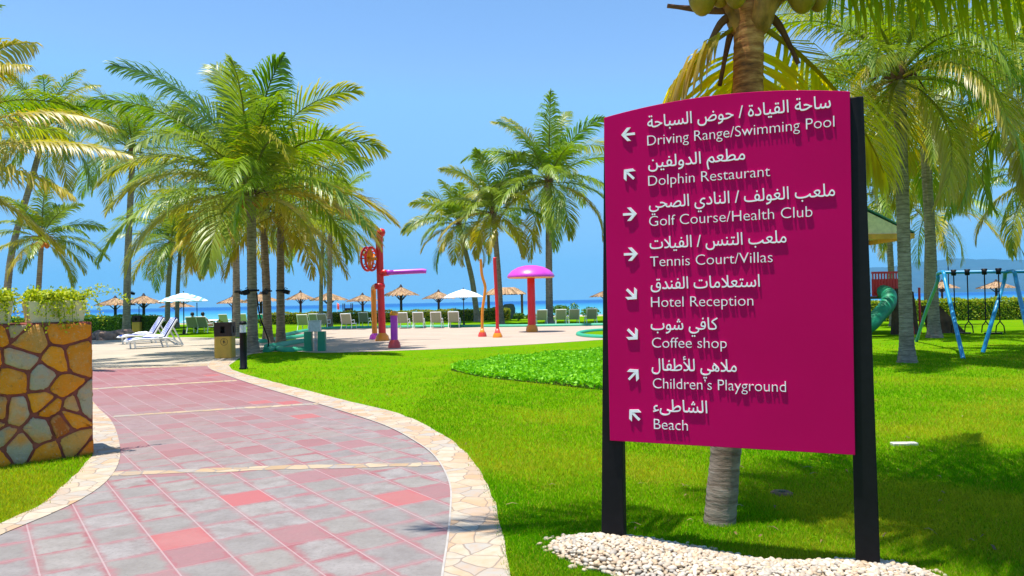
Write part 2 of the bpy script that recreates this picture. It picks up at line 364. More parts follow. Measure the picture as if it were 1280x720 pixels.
LI = catmull([Vector((-3.66, -4, 0)), Vector((-3.6, 1, 0)), Vector((-3.54, 4, 0))] + LI)
wob = random.Random(3)
RO = [p + Vector((wob.uniform(-.018, .018), wob.uniform(-.018, .018), 0)) for p in RO]; LO = [p + Vector((wob.uniform(-.018, .018), wob.uniform(-.018, .018), 0)) for p in LO]
RIcut = [p for p in RI if p.y < 20.2]
mid = lambda A, B: [tuple(p) for p in (resample(A, 120) * .6 + resample(B, 120) * .4)]
RM, LM = [p for p in mid(RI, RO) if p[1] < 20.2], mid(LI, LO)
sheet('path', RM + LM[::-1], .004, M_TILE)
b = MB(); ribbon_mb(b, RI, RO, .009, 160); ribbon_mb(b, LO, LI, .009, 120)
for C in (RI,):
    s = resample(C, 160); t = np.gradient(s, axis=0); t /= np.linalg.norm(t, axis=1)[:, None]; nrm = np.stack([-t[:, 1], t[:, 0], 0 * t[:, 0]], 1) * .007
    ribbon_mb(b, s - nrm, s + nrm, .013, 160, 1)
props(b.build('path_border', [M_FLAG, M_WLINE]), kind='structure')
b = MB()
for (A, B, w) in (((126,594),(560,580),.17), ((142,521),(400,505),.19), ((108,487),(296,476),.26), ((92,462),(262,456),.9)):
    p, q = g(*A), g(*B); d = (q - p).normalized(); nn = Vector((-d.y, d.x, 0)); rr = random.Random(int(w * 100))
    A1 = []; B1 = []
    for i in range(24):
        t = i / 23; c = p.lerp(q, t) + nn * (math.sin(t * 3.1) * .05)
        A1.append(c + nn * (w / 2 + rr.uniform(-.028, .028))); B1.append(c - nn * (w / 2 + rr.uniform(-.028, .028)))
    ribbon_mb(b, A1, B1, .0065, 24)
props(b.build('path_band', M_FLAGB), kind='structure')
PLAZA = [g(*p) for p in ((-140,474),(92,461.5),(262,460),(286,457),(300,447),(322,440.5),(372,438),(378,428.5),(340,423.5),(230,421.5),(60,424.5),(-160,429))]
sheet('plaza', [tuple(p) for p in PLAZA], .002, M_PLAZA)
PADN = [g(*p) for p in ((372,439.5),(400,441),(450,440),(560,436),(650,431.5),(720,427),(757,424.6),(820,422),(900,419))]
PADF = [g(*p) for p in ((900,409),(800,411),(757,413.5),(735,415),(723,418),(730,421),(757,422.8),(757.5,422.9)) ]
PADFAR = [g(*p) for p in ((369,416),(410,411.2),(470,410),(560,409),(640,408.6),(720,407.5),(800,406.2),(880,405))]
PAD = PADN + [g(920, 413), g(880, 405)] + list(reversed(PADFAR))
sheet('splash_pad', [tuple(p) for p in catmull(PADN, 6)] + [tuple(g(920, 413)), tuple(g(880, 405))] + [tuple(p) for p in reversed(catmull(PADFAR, 6))], .006, M_PAD)
INLET = [g(*p) for p in ((757,413.2),(735,415),(723,418),(731,421),(757,423))]
sheet('lawn_island', [tuple(p) for p in catmull(INLET, 6)] + [(6, 30.5, 0), (6, 39, 0)], .010, M_LAWN)

# far hills across the bay
def hills():
    rng = np.random.default_rng(5); nx, ny = 160, 14
    xs = np.linspace(1300, 9500, nx); ys = np.linspace(6800, 9200, ny); co = []
    for j, y in enumerate(ys):
        for i, x in enumerate(xs):
            t = j / (ny - 1); env = min(1, max(0, (x - 1300) / 1300)) ** .8
            h = (330 + 34 * math.sin(x / 700) + 22 * math.sin(x / 260 + 1) + 10 * math.sin(x / 97 + 2) + 5 * math.sin(x / 41)) * env
            h *= math.sin(min(1, t * 1.25) * math.pi / 2) * (1 + .10 * math.sin(x / 180 + y / 150) * (1 - t)); co.append((x, y, h - 6))
    i = np.arange(nx - 1); f = np.concatenate([np.stack([j * nx + i, j * nx + i + 1, (j + 1) * nx + i + 1, (j + 1) * nx + i], 1) for j in range(ny - 1)])
    o = fastmesh('hills', np.array(co), [f], pmat('hill_rock', (.045, .055, .06), .9, .05, .25, .004), smooth=True); props(o, kind='structure')
hills()
hm = bpy.data.materials.new('haze_air'); hm.use_nodes = True; ht = hm.node_tree; ht.nodes.clear()
ho = ht.nodes.new('ShaderNodeOutputMaterial'); hv = ht.nodes.new('ShaderNodeVolumePrincipled')
hv.inputs['Color'].default_value = (.16, .62, 1.0, 1); hv.inputs['Density'].default_value = 8.5e-5; hv.inputs['Anisotropy'].default_value = 0.0
ht.links.new(hv.outputs[0], ho.inputs['Volume'])
b = MB(); b.box((-11500, -500, -8), (11500, 10800, 520)); hzo = props(b.build('haze', hm), kind='stuff')

# surf breaking on the beach
b = MB(); rs = random.Random(9)
for (x0, x1, Y0, w) in ((236, 292, 175, 22), (60, 150, 240, 9), (262, 330, 150, 9)):
    p, q = gY(x0, Y0), gY(x1, Y0 * .97); A = []; B = []
    for i in range(30):
        t = i / 29; c = p.lerp(q, t); e = math.sin(t * math.pi) ** .5
        A.append(c + Vector((0, w / 2 * e * rs.uniform(.7, 1.2), 0))); B.append(c - Vector((0, w / 2 * e * rs.uniform(.7, 1.2), 0)))
    ribbon_mb(b, A, B, -1.42, 30)
props(b.build('surf', pmat('sea_foam', (.82, .85, .86), .7, .1, .1, .2)), kind='stuff')

# ------------------------------------------------------------------ vegetation helpers
def inside(poly, x, y):
    P = np.array([(p[0], p[1]) for p in poly]); r = np.zeros(len(x), bool); j = len(P) - 1
    for i in range(len(P)):
        xi, yi, xj, yj = *P[i], *P[j]
        if yi != yj:
            c = ((yi > y) != (yj > y)) & (x < (xj - xi) * (y - yi) / (yj - yi) + xi); r ^= c
        j = i
    return r
PATHPOLY = [tuple(p) for p in RO] + [tuple(p) for p in reversed(LO)]
SGN0 = Vector((.598, 4.773, 0)); SU = Vector((.9150, -.4035, 0)); SN = Vector((-.4035, -.9150, 0))   # sign line: origin, along, towards viewer
def mound_h(x, y):                      # height of the pebble mound under the sign
    u = (x - SGN0.x) * SU.x + (y - SGN0.y) * SU.y; v = (x - SGN0.x) * SN.x + (y - SGN0.y) * SN.y
    e = np.maximum(np.abs(u - .74) - .76, 0) / .36; f = (v - (.10 + .10 * np.cos((u - .72) * 1.6))) / (.30 + .05 * np.sin(u * 5))
    d = np.sqrt(e * e + f * f); body = np.clip(1 - d * d, 0, 1)
    lob = np.exp(-((u - 0) / .36) ** 2) + np.exp(-((u - 1.42) / .36) ** 2)
    return body ** .7 * (.040 + .042 * np.minimum(lob, 1)), d

def grass():
    rng = np.random.default_rng(1)
    # density falls with distance from where one would stand
    n = 900000; Y = 1 / rng.uniform(1 / 27.0, 1 / 3.3, n); Xn = rng.uniform(-.86, .86, n); X = Xn * Y + rng.normal(0, .2, n)
    keep = ~inside(PATHPOLY, X + rng.normal(0, .022, n), Y + rng.normal(0, .022, n)); keep &= mound_h(X, Y)[1] > 1.0
    keep &= ~inside(WALLFOOT, X, Y) & ~inside(PLAZA, X, Y)
    keep &= (rng.uniform(0, 1, n) < np.where((X < -1.5) & (Y > 9.5), 0.5, 1))
    keep &= rng.uniform(0, 1, n) < np.clip((26 - Y) / 9, 0, 1)
    X, Y = X[keep], Y[keep]; n = len(X)
    s = np.clip(Y / 5.5, .8, 3.2) ** .7
    h = rng.uniform(.014, .036, n) * s ** .5; w = rng.uniform(.0022, .0042, n) * s; a = rng.uniform(0, 2 * np.pi, n)
    lx, ly = rng.normal(0, .45, n) * h, rng.normal(0, .45, n) * h
    co = np.zeros((n, 3, 3)); dx, dy = np.cos(a) * w, np.sin(a) * w
    co[:, 0] = np.stack([X - dx, Y - dy, 0 * X - .002], 1); co[:, 1] = np.stack([X + dx, Y + dy, 0 * X - .002], 1); co[:, 2] = np.stack([X + lx, Y + ly, h], 1)
    pat = np.sin(X * 1.3 + 2 * np.sin(Y * .9)) * .5 + np.sin(Y * 2.1 + X * .7 + 1.7 * np.sin(X * 2.3)) * .5 + rng.normal(0, .55, n)
    t = np.clip((pat + 1) / 2, 0, 1)[:, None]; dry = (rng.uniform(0, 1, n) < .07 + .16 * np.clip(pat - .2, 0, 1))[:, None]
    c = (1 - t) * np.array([.085, .27, .003]) + t * np.array([.22, .35, .006]); c = np.where(dry, np.array([.38, .30, .05]), c)
    yl = np.sin(X * 1.1 + 1.9 * np.sin(Y * .8 + 1)) + np.sin(Y * 1.9 - X * .6 + 1.3 * np.sin(X * 1.7)) + .6 * np.sin(X * 4.3 + Y * 3.1) + rng.normal(0, .5, n)
    y_ = np.clip((yl - .1) / 1.6, 0, 1)[:, None]; c = c * (1 - y_ * .75) + np.array([.42, .38, .03]) * y_ * .75
    c = c * rng.uniform(.8, 1.35, (n, 1)); c = np.repeat(c, 3, 0)
    o = fastmesh('grass', co.reshape(-1, 3), [np.arange(3 * n).reshape(-1, 3)], M_GRASS, col=c); props(o, kind='stuff')

def leaves(P, N, size, rng, c0, c1, elong=1.6):
    """leaf quads (folded diamond) at P (n,3), outward normals N; returns co, faces, col"""
    n = len(P); d = rng.normal(0, 1, (n, 3)); d += N * .6; d /= np.linalg.norm(d, axis=1)[:, None]
    q = rng.normal(0, 1, (n, 3)); q -= d * (q * d).sum(1)[:, None]; q /= np.linalg.norm(q, axis=1)[:, None]
    s = size * rng.uniform(.6, 1.3, (n, 1)); L = s * elong; up = np.cross(d, q) * s * .15
    co = np.stack([P - d * L * .5, P + q * s * .5 + up, P + d * L * .5, P - q * s * .5 + up], 1).reshape(-1, 3)
    i = np.arange(n) * 4; f = np.stack([i, i + 1, i + 2, i + 3], 1)
    t = rng.uniform(0, 1, (n, 1)); c = np.array(c0) * (1 - t) + np.array(c1) * t; return co, f, np.repeat(c, 4, 0)

def hedge(label, a, b_, depth, height, seed, c0=(.05, .12, .01), c1=(.17, .27, .02), flower=0.0, dens=330, size=.066):
    rng = np.random.default_rng(seed); a, b_ = Vector(a), Vector(b_); L = (b_ - a).length; d = (b_ - a).normalized(); rz = math.atan2(d.y, d.x)
    o = thing('hedge', label, 'hedge', a, rz)
    core = MB(); core.box((.05, .08, 0), (L - .05, depth - .08, height - .1)); core.build('branches', pmat('hedge_core', (.05, .085, .015), .9, .05, .3, 5), o)
    P, N = [], []
    for (w, h, mk, nr) in ((L, height, lambda u, v: (u, 0 * u, v), (0, -1, 0)), (L, depth, lambda u, v: (u, v, 0 * u + height), (0, 0, 1)), (L, height, lambda u, v: (u, 0 * u + depth, v), (0, 1, 0)),
                           (depth, height, lambda u, v: (0 * u, u, v), (-1, 0, 0)), (depth, height, lambda u, v: (0 * u + L, u, v), (1, 0, 0))):
        m = int(w * h * dens); u, v = rng.uniform(0, w, m), rng.uniform(0, h, m); P.append(np.stack(mk(u, v), 1)); N.append(np.tile(nr, (m, 1)))
    P = np.concatenate(P); N = np.concatenate(N).astype(float)
    P = P + N * (rng.normal(0, .045, (len(P), 1)) + .05 * np.sin(P[:, :1] * 2.3 + seed) + .03 * np.sin(P[:, :1] * 5.9))
    co, f, c = leaves(P, N, size, rng, c0, c1)
    if flower:
        fl = np.repeat(rng.uniform(0, 1, len(P)) < flower, 4); c[fl] = (.55, .36, .02)
    fastmesh('foliage', co, [f], M_LEAF2, o, c); return o

def bush(name, label, base, rx, rz, seed, c0, c1, n=500, size=.09, cat='shrub', group=None, upright=0):
    rng = np.random.default_rng(seed); o = thing(name, label, cat, base, 0, group)
    nc = 7; C = np.stack([rng.uniform(-.6, .6, nc) * rx, rng.uniform(-.6, .6, nc) * rx, rng.uniform(.35, .75, nc) * rz], 1)
    k = rng.integers(0, nc, n); D = rng.normal(0, 1, (n, 3)); D /= np.linalg.norm(D, axis=1)[:, None]
    P = C[k] + D * np.array([rx * .42, rx * .42, rz * .32]) * rng.uniform(.5, 1, (n, 1)); P[:, 2] = np.maximum(P[:, 2], .02)
    D[:, 2] += upright; co, f, c = leaves(P, D, size, rng, c0, c1, 2.0); fastmesh('foliage', co, [f], M_LEAF2, o, c)
    s = MB()
    for j in range(nc): s.tube([(0, 0, 0), (C[j, 0] * .5, C[j, 1] * .5, C[j, 2] * .6), tuple(C[j])], [.018, .012, .005], 5)
    s.build('stem', M_BROWN, o); return o

# ------------------------------------------------------------------ palms
def frond(acc, rng, az, el, L, droop, leaf=.75, n=48, c=(.1, .18, .02), tip=(.15, .2, .02), hang=.5, twist=0, w=.034, base=(0, 0, 0), s0=.14, r0=.03, pw=1.25, bend=0.0):
    K = 16; s = np.linspace(0, 1, K + 1); phi = el - droop * s ** pw; A = az + bend * s ** 1.5
    T = np.stack([np.cos(phi) * np.cos(A), np.cos(phi) * np.sin(A), np.sin(phi)], 1)
    P = np.concatenate([[np.zeros(3)], np.cumsum((T[:-1] + T[1:]) * .5 * L / K, 0)]) + np.array(base)
    U0 = np.stack([-np.sin(phi) * np.cos(A), -np.sin(phi) * np.sin(A), np.cos(phi)], 1); W0 = np.stack([-np.sin(A), np.cos(A), 0 * A], 1)
    tw = twist * s[:, None]; U = U0 * np.cos(tw) + W0 * np.sin(tw); W = W0 * np.cos(tw) - U0 * np.sin(tw)
    # midrib: a flattened three-sided rod
    rr = (r0 * (1 - s) ** 1.1 + .004)[:, None]; rib = np.concatenate([P + W * rr * 1.3, P - W * rr * 1.3, P - U * rr * 1.1], 0); m = K + 1; i = np.arange(K)
    fs = np.concatenate([np.stack([i + a * m, i + 1 + a * m, i + 1 + b * m, i + b * m], 1) for a, b in ((0, 1), (1, 2), (2, 0))])
    rc = np.array(c) * .5 + np.array((.20, .17, .03)) * .6
    acc.add(rib, [fs], np.tile(rc, (len(rib), 1)))
    # leaflets
    si = s0 + (1 - s0) * (np.arange(n) + .5) / n; si = np.tile(si, 2) + rng.normal(0, .004, 2 * n); si = np.clip(si, 0, 1); sd = np.repeat([1.0, -1.0], n)
    ip = lambda Q: np.stack([np.interp(si, s, Q[:, j]) for j in range(3)], 1)
    p, t, u, wv = ip(P), ip(T), ip(U), ip(W)
    al = np.radians(28 + 40 * si ** 1.3) + rng.normal(0, .07, 2 * n)
    prof = (np.sin(np.pi * np.clip(.16 + .80 * si, 0, 1)) ** .75 * .92 + .10); l = leaf * prof * rng.uniform(.88, 1.08, 2 * n)
    be = rng.normal(.22, .08, 2 * n); d = wv * (np.cos(al) * sd)[:, None] + t * np.sin(al)[:, None] + u * be[:, None]; d /= np.linalg.norm(d, axis=1)[:, None]
    hg = hang * rng.uniform(.7, 1.3, (2 * n, 1)) ; dn = np.array([0, 0, -1.0]); nr = lambda v: v / np.linalg.norm(v, axis=1)[:, None]
    d1 = nr(d + dn * hg * .25); d2 = nr(d + dn * hg * 1.1); d3 = nr(d + dn * hg * 2.2)
    q1 = p + d1 * (l * .4)[:, None]; q2 = q1 + d2 * (l * .35)[:, None]; q3 = q2 + d3 * (l * .25)[:, None]
    wd = nr(t - d1 * (t * d1).sum(1)[:, None] + u * .25) * (w * .5)
    V = np.stack([p - wd * .5, p + wd * .5, q1 - wd, q1 + wd, q2 - wd * .7, q2 + wd * .7, q3], 1)
    j = np.arange(2 * n) * 7; qd = np.concatenate([np.stack([j, j + 1, j + 3, j + 2], 1), np.stack([j + 2, j + 3, j + 5, j + 4], 1)]); tr = np.stack([j + 4, j + 5, j + 6], 1)
    cm = np.array(c) * rng.uniform(.8, 1.2, (2 * n, 1)); ct = np.array(tip) * rng.uniform(.8, 1.2, (2 * n, 1))
    cc = np.stack([cm, cm, cm * .75 + ct * .25, cm * .75 + ct * .25, cm * .35 + ct * .65, cm * .35 + ct * .65, ct], 1)
    acc.add(V.reshape(-1, 3), [qd, tr], cc.reshape(-1, 3))
class Acc:
    def __init__(s): s.co = []; s.f = []; s.c = []; s.n = 0
    def add(s, co, fs, c):
        s.co.append(co); s.c.append(c); s.f += [f + s.n for f in fs]; s.n += len(co)
    def build(s, name, m, parent):
        q = [f for f in s.f if f.shape[1] == 4]; t = [f for f in s.f if f.shape[1] == 3]
        fs = ([np.concatenate(q)] if q else []) + ([np.concatenate(t)] if t else [])
        return fastmesh(name, np.concatenate(s.co), fs, m, parent, np.concatenate(s.c))
GREEN, LIME, OLIVE, YEL, DRY = (.075, .17, .012), (.235, .325, .014), (.24, .28, .05), (.55, .41, .02), (.28, .17, .07)

def trunk_mb(pts, r0, r1, step=.06, n=14, flare=.6, seed=0):
    b = MB(); P = catmull(pts, 10); d = [0]
    for i in range(1, len(P)): d.append(d[-1] + (P[i] - P[i - 1]).length)
    Ln = d[-1]; k = max(8, int(Ln / step)); rnd = random.Random(seed); Q, rr = [], []
    A = np.array([tuple(p) for p in P])
    for i in range(k + 1):
        s = Ln * i / k; Q.append(tuple(np.interp(s, d, A[:, j]) for j in range(3)))
        t = i / k; r = r0 + (r1 - r0) * min(1, t * 1.15); r *= 1 + flare * math.exp(-s / .28); rr.append(r * (1 + (.022 if i % 2 else -.022)) * rnd.uniform(.985, 1.015))
    b.tube(Q, rr, n); return b, Q[-1]

def palm(label, base, crown, L, seed, nf=26, r0=.19, r1=.13, lean=0.0, tone=0.0, leaf=None, n=58, droop=(.75, 1.5), eltop=84, elbot=-28, bark=None, coco=0, step=.09, hang=.55, old=.25, w=.045, custom=None, group='coconut palms', nut=M_COCO, flare=.6):
    rng = np.random.default_rng(seed); base = Vector(base); c = Vector(crown) - base
    o = thing('coconut_palm', label, 'palm tree', base, 0, group)
    mid = Vector((c.x * (.30 - lean), c.y * .3, c.z * .45))
    tb, top = trunk_mb([(0, 0, -.03), (mid.x * .45, mid.y * .45, mid.z * .5), tuple(mid), tuple(mid.lerp(c, .55)), tuple(c)], r0, r1, step, 14, flare, seed)
    tb.build('trunk', bark or M_TRUNK, o)
    acc = Acc(); leaf = leaf or L * .25; ga = 2.39996
    lst = custom if custom is not None else []
    for i in range(nf):
        t = (i + .5) / nf; el = R(eltop - (eltop - elbot) * t ** 1.0) + rng.normal(0, .10); az = i * ga + rng.normal(0, .18) + seed
        dr = droop[0] + (droop[1] - droop[0]) * rng.uniform(.3, 1) * (.35 + .65 * math.sin(min(1, t * 1.15) * math.pi * .8)); ln = L * rng.uniform(.88, 1.06) * (.92 + .08 * min(1, t * 2.4)) * (1 if t < .75 else .9)
        lst.append((az, el, ln, dr, t))
    for fr_ in lst:
        az, el, ln, dr, t = fr_[:5]; s00 = fr_[5] if len(fr_) > 5 else .13
        m = np.clip(t + rng.normal(0, .12) + tone, 0, 1)
        c0 = np.array(GREEN) * (1 - m) + np.array(LIME) * m
        if rng.uniform() < .5: c0 = c0 * .5 + np.array(OLIVE) * .5
        tp = c0 * 1.1
        if t > 1 - old and rng.uniform() < .55: c0 = c0 * .45 + np.array(YEL) * .55; tp = np.array(YEL) * .5 + np.array(DRY) * .5
        elif rng.uniform() < .25: tp = np.array(YEL) * .7 + c0 * .3
        b0 = (c.x + .10 * math.cos(az), c.y + .10 * math.sin(az), c.z + .35 * (1 - t) - .12 * t)
        frond(acc, rng, az, el, ln, dr, leaf, n, c0, tp, hang * rng.uniform(.6, 1.4), rng.normal(0, .7), w, b0, s00, .035 * L / 5 + .006, 1.25, rng.normal(0, .12))
    acc.build('crown', M_LEAF, o)
    hd = MB(); hd.tube([(c.x, c.y, c.z - .10), (c.x, c.y, c.z + .10), (c.x, c.y, c.z + .55)], [r1 * .9, r1 * 1.5, r1 * .5], 10)
    rr = random.Random(seed)
    for i in range(0 if custom is not None and nf == 0 else 7):
        a = rr.uniform(0, 6.28); hd.tube([(c.x + r1 * math.cos(a), c.y + r1 * math.sin(a), c.z), (c.x + .4 * math.cos(a), c.y + .4 * math.sin(a), c.z + rr.uniform(-.1, .25)), (c.x + .7 * math.cos(a), c.y + .7 * math.sin(a), c.z + rr.uniform(-.4, .2))], [.035, .03, .008], 5)
    hd.build('crown_heart', M_SPATHE, o)
    for i in range(coco):
        a = i * 2.4 + seed; q = MB(); s = rr.uniform(.10, .13)
        q.lathe([(.001, -1.28*s), (.25*s, -1.22*s), (.5*s, -1.05*s), (.74*s, -.75*s), (.92*s, -.36*s), (1.0*s, .05*s), (.97*s, .4*s), (.84*s, .75*s), (.6*s, 1.05*s), (.3*s, 1.22*s), (.001, 1.28*s)], 12, 0, (c.x + (.24 + .1 * rr.random()) * math.cos(a), c.y + (.24 + .1 * rr.random()) * math.sin(a), c.z - .12 - .22 * rr.random()))
        q.build('coconut', nut, o)
    return o

# ------------------------------------------------------------------ the direction sign
SHP = {'ا': (0xFE8D, 2), 'ب': (0xFE8F, 4), 'ة': (0xFE93, 2), 'ت': (0xFE95, 4), 'ح': (0xFEA1, 4), 'د': (0xFEA9, 2), 'س': (0xFEB1, 4), 'ش': (0xFEB5, 4), 'ص': (0xFEB9, 4), 'ض': (0xFEBD, 4),
       'ط': (0xFEC1, 4), 'ع': (0xFEC9, 4), 'غ': (0xFECD, 4), 'ف': (0xFED1, 4), 'ق': (0xFED5, 4), 'ك': (0xFED9, 4), 'ل': (0xFEDD, 4), 'م': (0xFEE1, 4), 'ن': (0xFEE5, 4), 'ه': (0xFEE9, 4),
       'و': (0xFEED, 2), 'ى': (0xFEEF, 2), 'ي': (0xFEF1, 4), 'ء': (0xFE80, 1), 'LA': (0xFEFB, 2), 'LH': (0xFEF7, 2)}
def arabic(txt):
    t = []; i = 0
    while i < len(txt):
        if txt[i] == 'ل' and txt[i + 1:i + 2] in ('ا', 'أ'): t.append('LA' if txt[i + 1] == 'ا' else 'LH'); i += 2
        else: t.append(txt[i]); i += 1
    out = []
    for i, ch in enumerate(t):
        if ch not in SHP: out.append(ch); continue
        cp, nf = SHP[ch]; prev = i > 0 and t[i - 1] in SHP and SHP[t[i - 1]][1] == 4; nxt = i + 1 < len(t) and t[i + 1] in SHP and SHP[t[i + 1]][1] >= 2
        if nf == 1: k = 0
        elif nf == 2: k = 1 if prev else 0
        else: k = (3 if nxt else 1) if prev else (2 if nxt else 0)
        out.append(chr(cp + k))
    return ''.join(reversed(out))
from mathutils.geometry import interpolate_bezier, delaunay_2d_cdt
def text_mesh(s, depth, fat=0.0):
    cu = bpy.data.curves.new('t', 'FONT'); cu.body = s
    ob = bpy.data.objects.new('t', cu); COL.objects.link(ob); dg = bpy.context.evaluated_depsgraph_get(); dg.update()
    c2 = ob.evaluated_get(dg).to_curve(dg); loops = []
    for sp in c2.splines:
        bp = sp.bezier_points; n = len(bp); L = []
        for i in range(n):
            p, q = bp[i], bp[(i + 1) % n]; straight = (p.handle_right - p.co).cross(q.co - p.co).length < 1e-6 and (q.handle_left - q.co).cross(q.co - p.co).length < 1e-6
            L += [tuple(v[:2]) for v in interpolate_bezier(p.co, p.handle_right, q.handle_left, q.co, 2 if straight else 6)[:-1]]
        if len(L) > 2: loops.append(L)
    bpy.data.objects.remove(ob); bpy.data.curves.remove(cu)
    V = []; E = []
    for L in loops:
        b = len(V); V += [Vector(p) for p in L]; E += [(b + i, b + (i + 1) % len(L)) for i in range(len(L))]
    ov, oe, of = delaunay_2d_cdt(V, E, [], 0, 1e-5)[:3]
    P = np.array([tuple(p) for p in ov]); T = np.array([f for f in of if len(f) == 3]); C = P[T].mean(1); wind = np.zeros(len(C), int)
    for L in loops:
        A = np.array(L); B = np.roll(A, -1, 0)
        for (x0, y0), (x1, y1) in zip(A, B):
            if y0 == y1: continue
            up = (y0 <= C[:, 1]) & (y1 > C[:, 1]); dn = (y1 <= C[:, 1]) & (y0 > C[:, 1]); xx = x0 + (C[:, 1] - y0) * (x1 - x0) / (y1 - y0)
            wind += (up & (xx > C[:, 0])).astype(int) - (dn & (xx > C[:, 0])).astype(int)
    T = T[wind != 0]
    d = P[T]; ar = (d[:, 1, 0] - d[:, 0, 0]) * (d[:, 2, 1] - d[:, 0, 1]) - (d[:, 1, 1] - d[:, 0, 1]) * (d[:, 2, 0] - d[:, 0, 0]); T[ar < 0] = T[ar < 0][:, ::-1]
    cnt = {}
    for t in T:
        for i in range(3): cnt[(t[i], t[(i + 1) % 3])] = 1
    bd = [e for e in cnt if (e[1], e[0]) not in cnt]
    N = np.zeros((len(P), 2))
    for a_, b_ in bd:
        e = P[b_] - P[a_]; l = np.hypot(*e) + 1e-9; nn = np.array([e[1], -e[0]]) / l; N[a_] += nn; N[b_] += nn
    ln = np.hypot(N[:, 0], N[:, 1]); ok = ln > 1e-6; N[ok] /= np.maximum(ln[ok], .8)[:, None]; Q = P + N * fat
    n = len(P); v = [(x, y, depth / 2) for x, y in Q] + [(x, y, -depth / 2) for x, y in Q]
    f = [tuple(int(k_) for k_ in t) for t in T] + [tuple(int(k_) + n for k_ in t[::-1]) for t in T] + [(int(b_), int(a_), int(a_) + n, int(b_) + n) for a_, b_ in bd]
    me = bpy.data.meshes.new('lettering'); me.from_pydata(v, [], f); bm = bmesh.new(); bm.from_mesh(me)
    bmesh.ops.delete(bm, geom=[q for q in bm.verts if not q.link_faces], context='VERTS'); bm.to_mesh(me); bm.free(); return me
def build_sign():
    # local axes: x along the sign, -y towards the viewer, z up
    rz = math.atan2(SU.y, SU.x); o = thing('direction_sign', 'tall magenta direction sign with white Arabic and English lettering on two black posts', 'sign', SGN0, rz)
    for (xb0, xb1, xt0, xt1, ht) in ((-.073, .074, .005, .095, 2.655), (1.382, 1.506, 1.385, 1.487, 2.64)):
        b = MB(); y0, y1 = -.012, .058
        b.add([(xb0, y0, 0), (xb1, y0, 0), (xb1, y1, 0), (xb0, y1, 0), (xt0, y0, ht), (xt1, y0, ht), (xt1, y1, ht), (xt0, y1, ht)], [(0,3,2,1),(4,5,6,7),(0,1,5,4),(1,2,6,5),(2,3,7,6),(3,0,4,7)])
        b.build('post', M_BLACKP, o, .006, 2)
    b = MB(); top = [(.015 + 1.405 * i / 24, 2.683 - .018 * i / 24 + .062 * (1 - (2 * i / 24 - 1) ** 2)) for i in range(25)]
    poly = [(.008, .672), (1.396, .670)] + top[::-1]
    M = Matrix(((1, 0, 0, 0), (0, 0, -1, 0), (0, 1, 0, 0), (0, 0, 0, 1)))   # polygon (x, z) extruded along -y
    b.prism(poly, .014, .045, 0, M); pn = b.build('panel', M_PANEL, o, .004, 3)
    yf = -.0455; dep = .009
    L = [('ساحة القيادة / حوض السباحة', .292, 1.321, 'Driving Range/Swimming Pool', 1.337), ('مطعم الدولفين', .291, .858, 'Dolphin Restaurant', .993), ('ملعب الغولف / النادي الصحي', .290, 1.330, 'Golf Course/Health Club', 1.211),
         ('ملعب التنس / الفيلات', .289, 1.071, 'Tennis Court/Villas', .994), ('استعلامات الفندق', .289, .921, 'Hotel Reception', .883), ('كافي شوب', .284, .680, 'Coffee shop', .728),
         ('ملاهي للأطفال', .283, .781, 'Children\u2019s Playground', 1.048), ('الشاطىء', .286, .608, 'Beach', .492)]
    ang = [180, 135, 0, 0, -45, -45, 45, 135]
    for i, (ar, a0, a1, en, e1) in enumerate(L):
        zb = 2.478 - .2455 * i
        for s, x0, x1, zz, lat in ((arabic(ar), a0, a1, zb + .108, False), (en, .289, e1, zb, True)):
            me = text_mesh(s, dep, .001 if not lat else -.016); v = np.zeros(len(me.vertices) * 3); me.vertices.foreach_get('co', v); v = v.reshape(-1, 3)
            x_, X_ = v[:, 0].min(), v[:, 0].max(); sx = (x1 - x0) / (X_ - x_)
            sy = .0895 if lat else .100
            q = np.stack([x0 + (v[:, 0] - x_) * sx, yf - dep / 2 - v[:, 2], zz + v[:, 1] * sy], 1)
            F_ = [tuple(p.vertices) for p in me.polygons]; bpy.data.meshes.remove(me)
            iv = sorted((min(q[k_, 0] for k_ in f), max(q[k_, 0] for k_ in f)) for f in F_); words = []      # one part per word
            for a_, b_ in iv:
                if words and a_ - words[-1][1] < .0115: words[-1][1] = max(words[-1][1], b_)
                else: words.append([a_, b_])
            for a_, b_ in words:
                ff = [f for f in F_ if a_ - 1e-6 <= q[f[0], 0] <= b_ + 1e-6]; ids = sorted({k_ for f in ff for k_ in f}); ix = {k_: j_ for j_, k_ in enumerate(ids)}
                me = bpy.data.meshes.new('lettering'); me.from_pydata([tuple(q[k_]) for k_ in ids], [], [tuple(ix[k_] for k_ in f) for f in ff]); me.materials.append(M_LETTER)
                t = bpy.data.objects.new('lettering', me); COL.objects.link(t); t.parent = pn
        a = R(ang[i]); b = MB(); cx, cz = .170, 2.560 - .2458 * i
        S = .043; w = .0072
        pieces = [[(-S, -w), (S * .55, -w), (S * .80, 0), (S * .55, w), (-S, w)],
                  [(S, 0), (S - .015, .0), (-.018, S * .98 - .005), (-.000, S * .98 - .005), (.006, S * .98 - .005)][:0] or [(S, 0), (.006, S * .95), (-.017, S * .95), (S - .023, 0)],
                  [(S, 0), (S - .023, 0), (-.017, -S * .95), (.006, -S * .95)]]
        for j, pc in enumerate(pieces):
            pl = [(cx + x * math.cos(a) - z * math.sin(a), cz + x * math.sin(a) + z * math.cos(a)) for x, z in pc]
            b.prism(pl, -yf, -yf + dep + .0004 * j, 0, M)
        b.build('arrow', M_LETTER, pn)
build_sign()

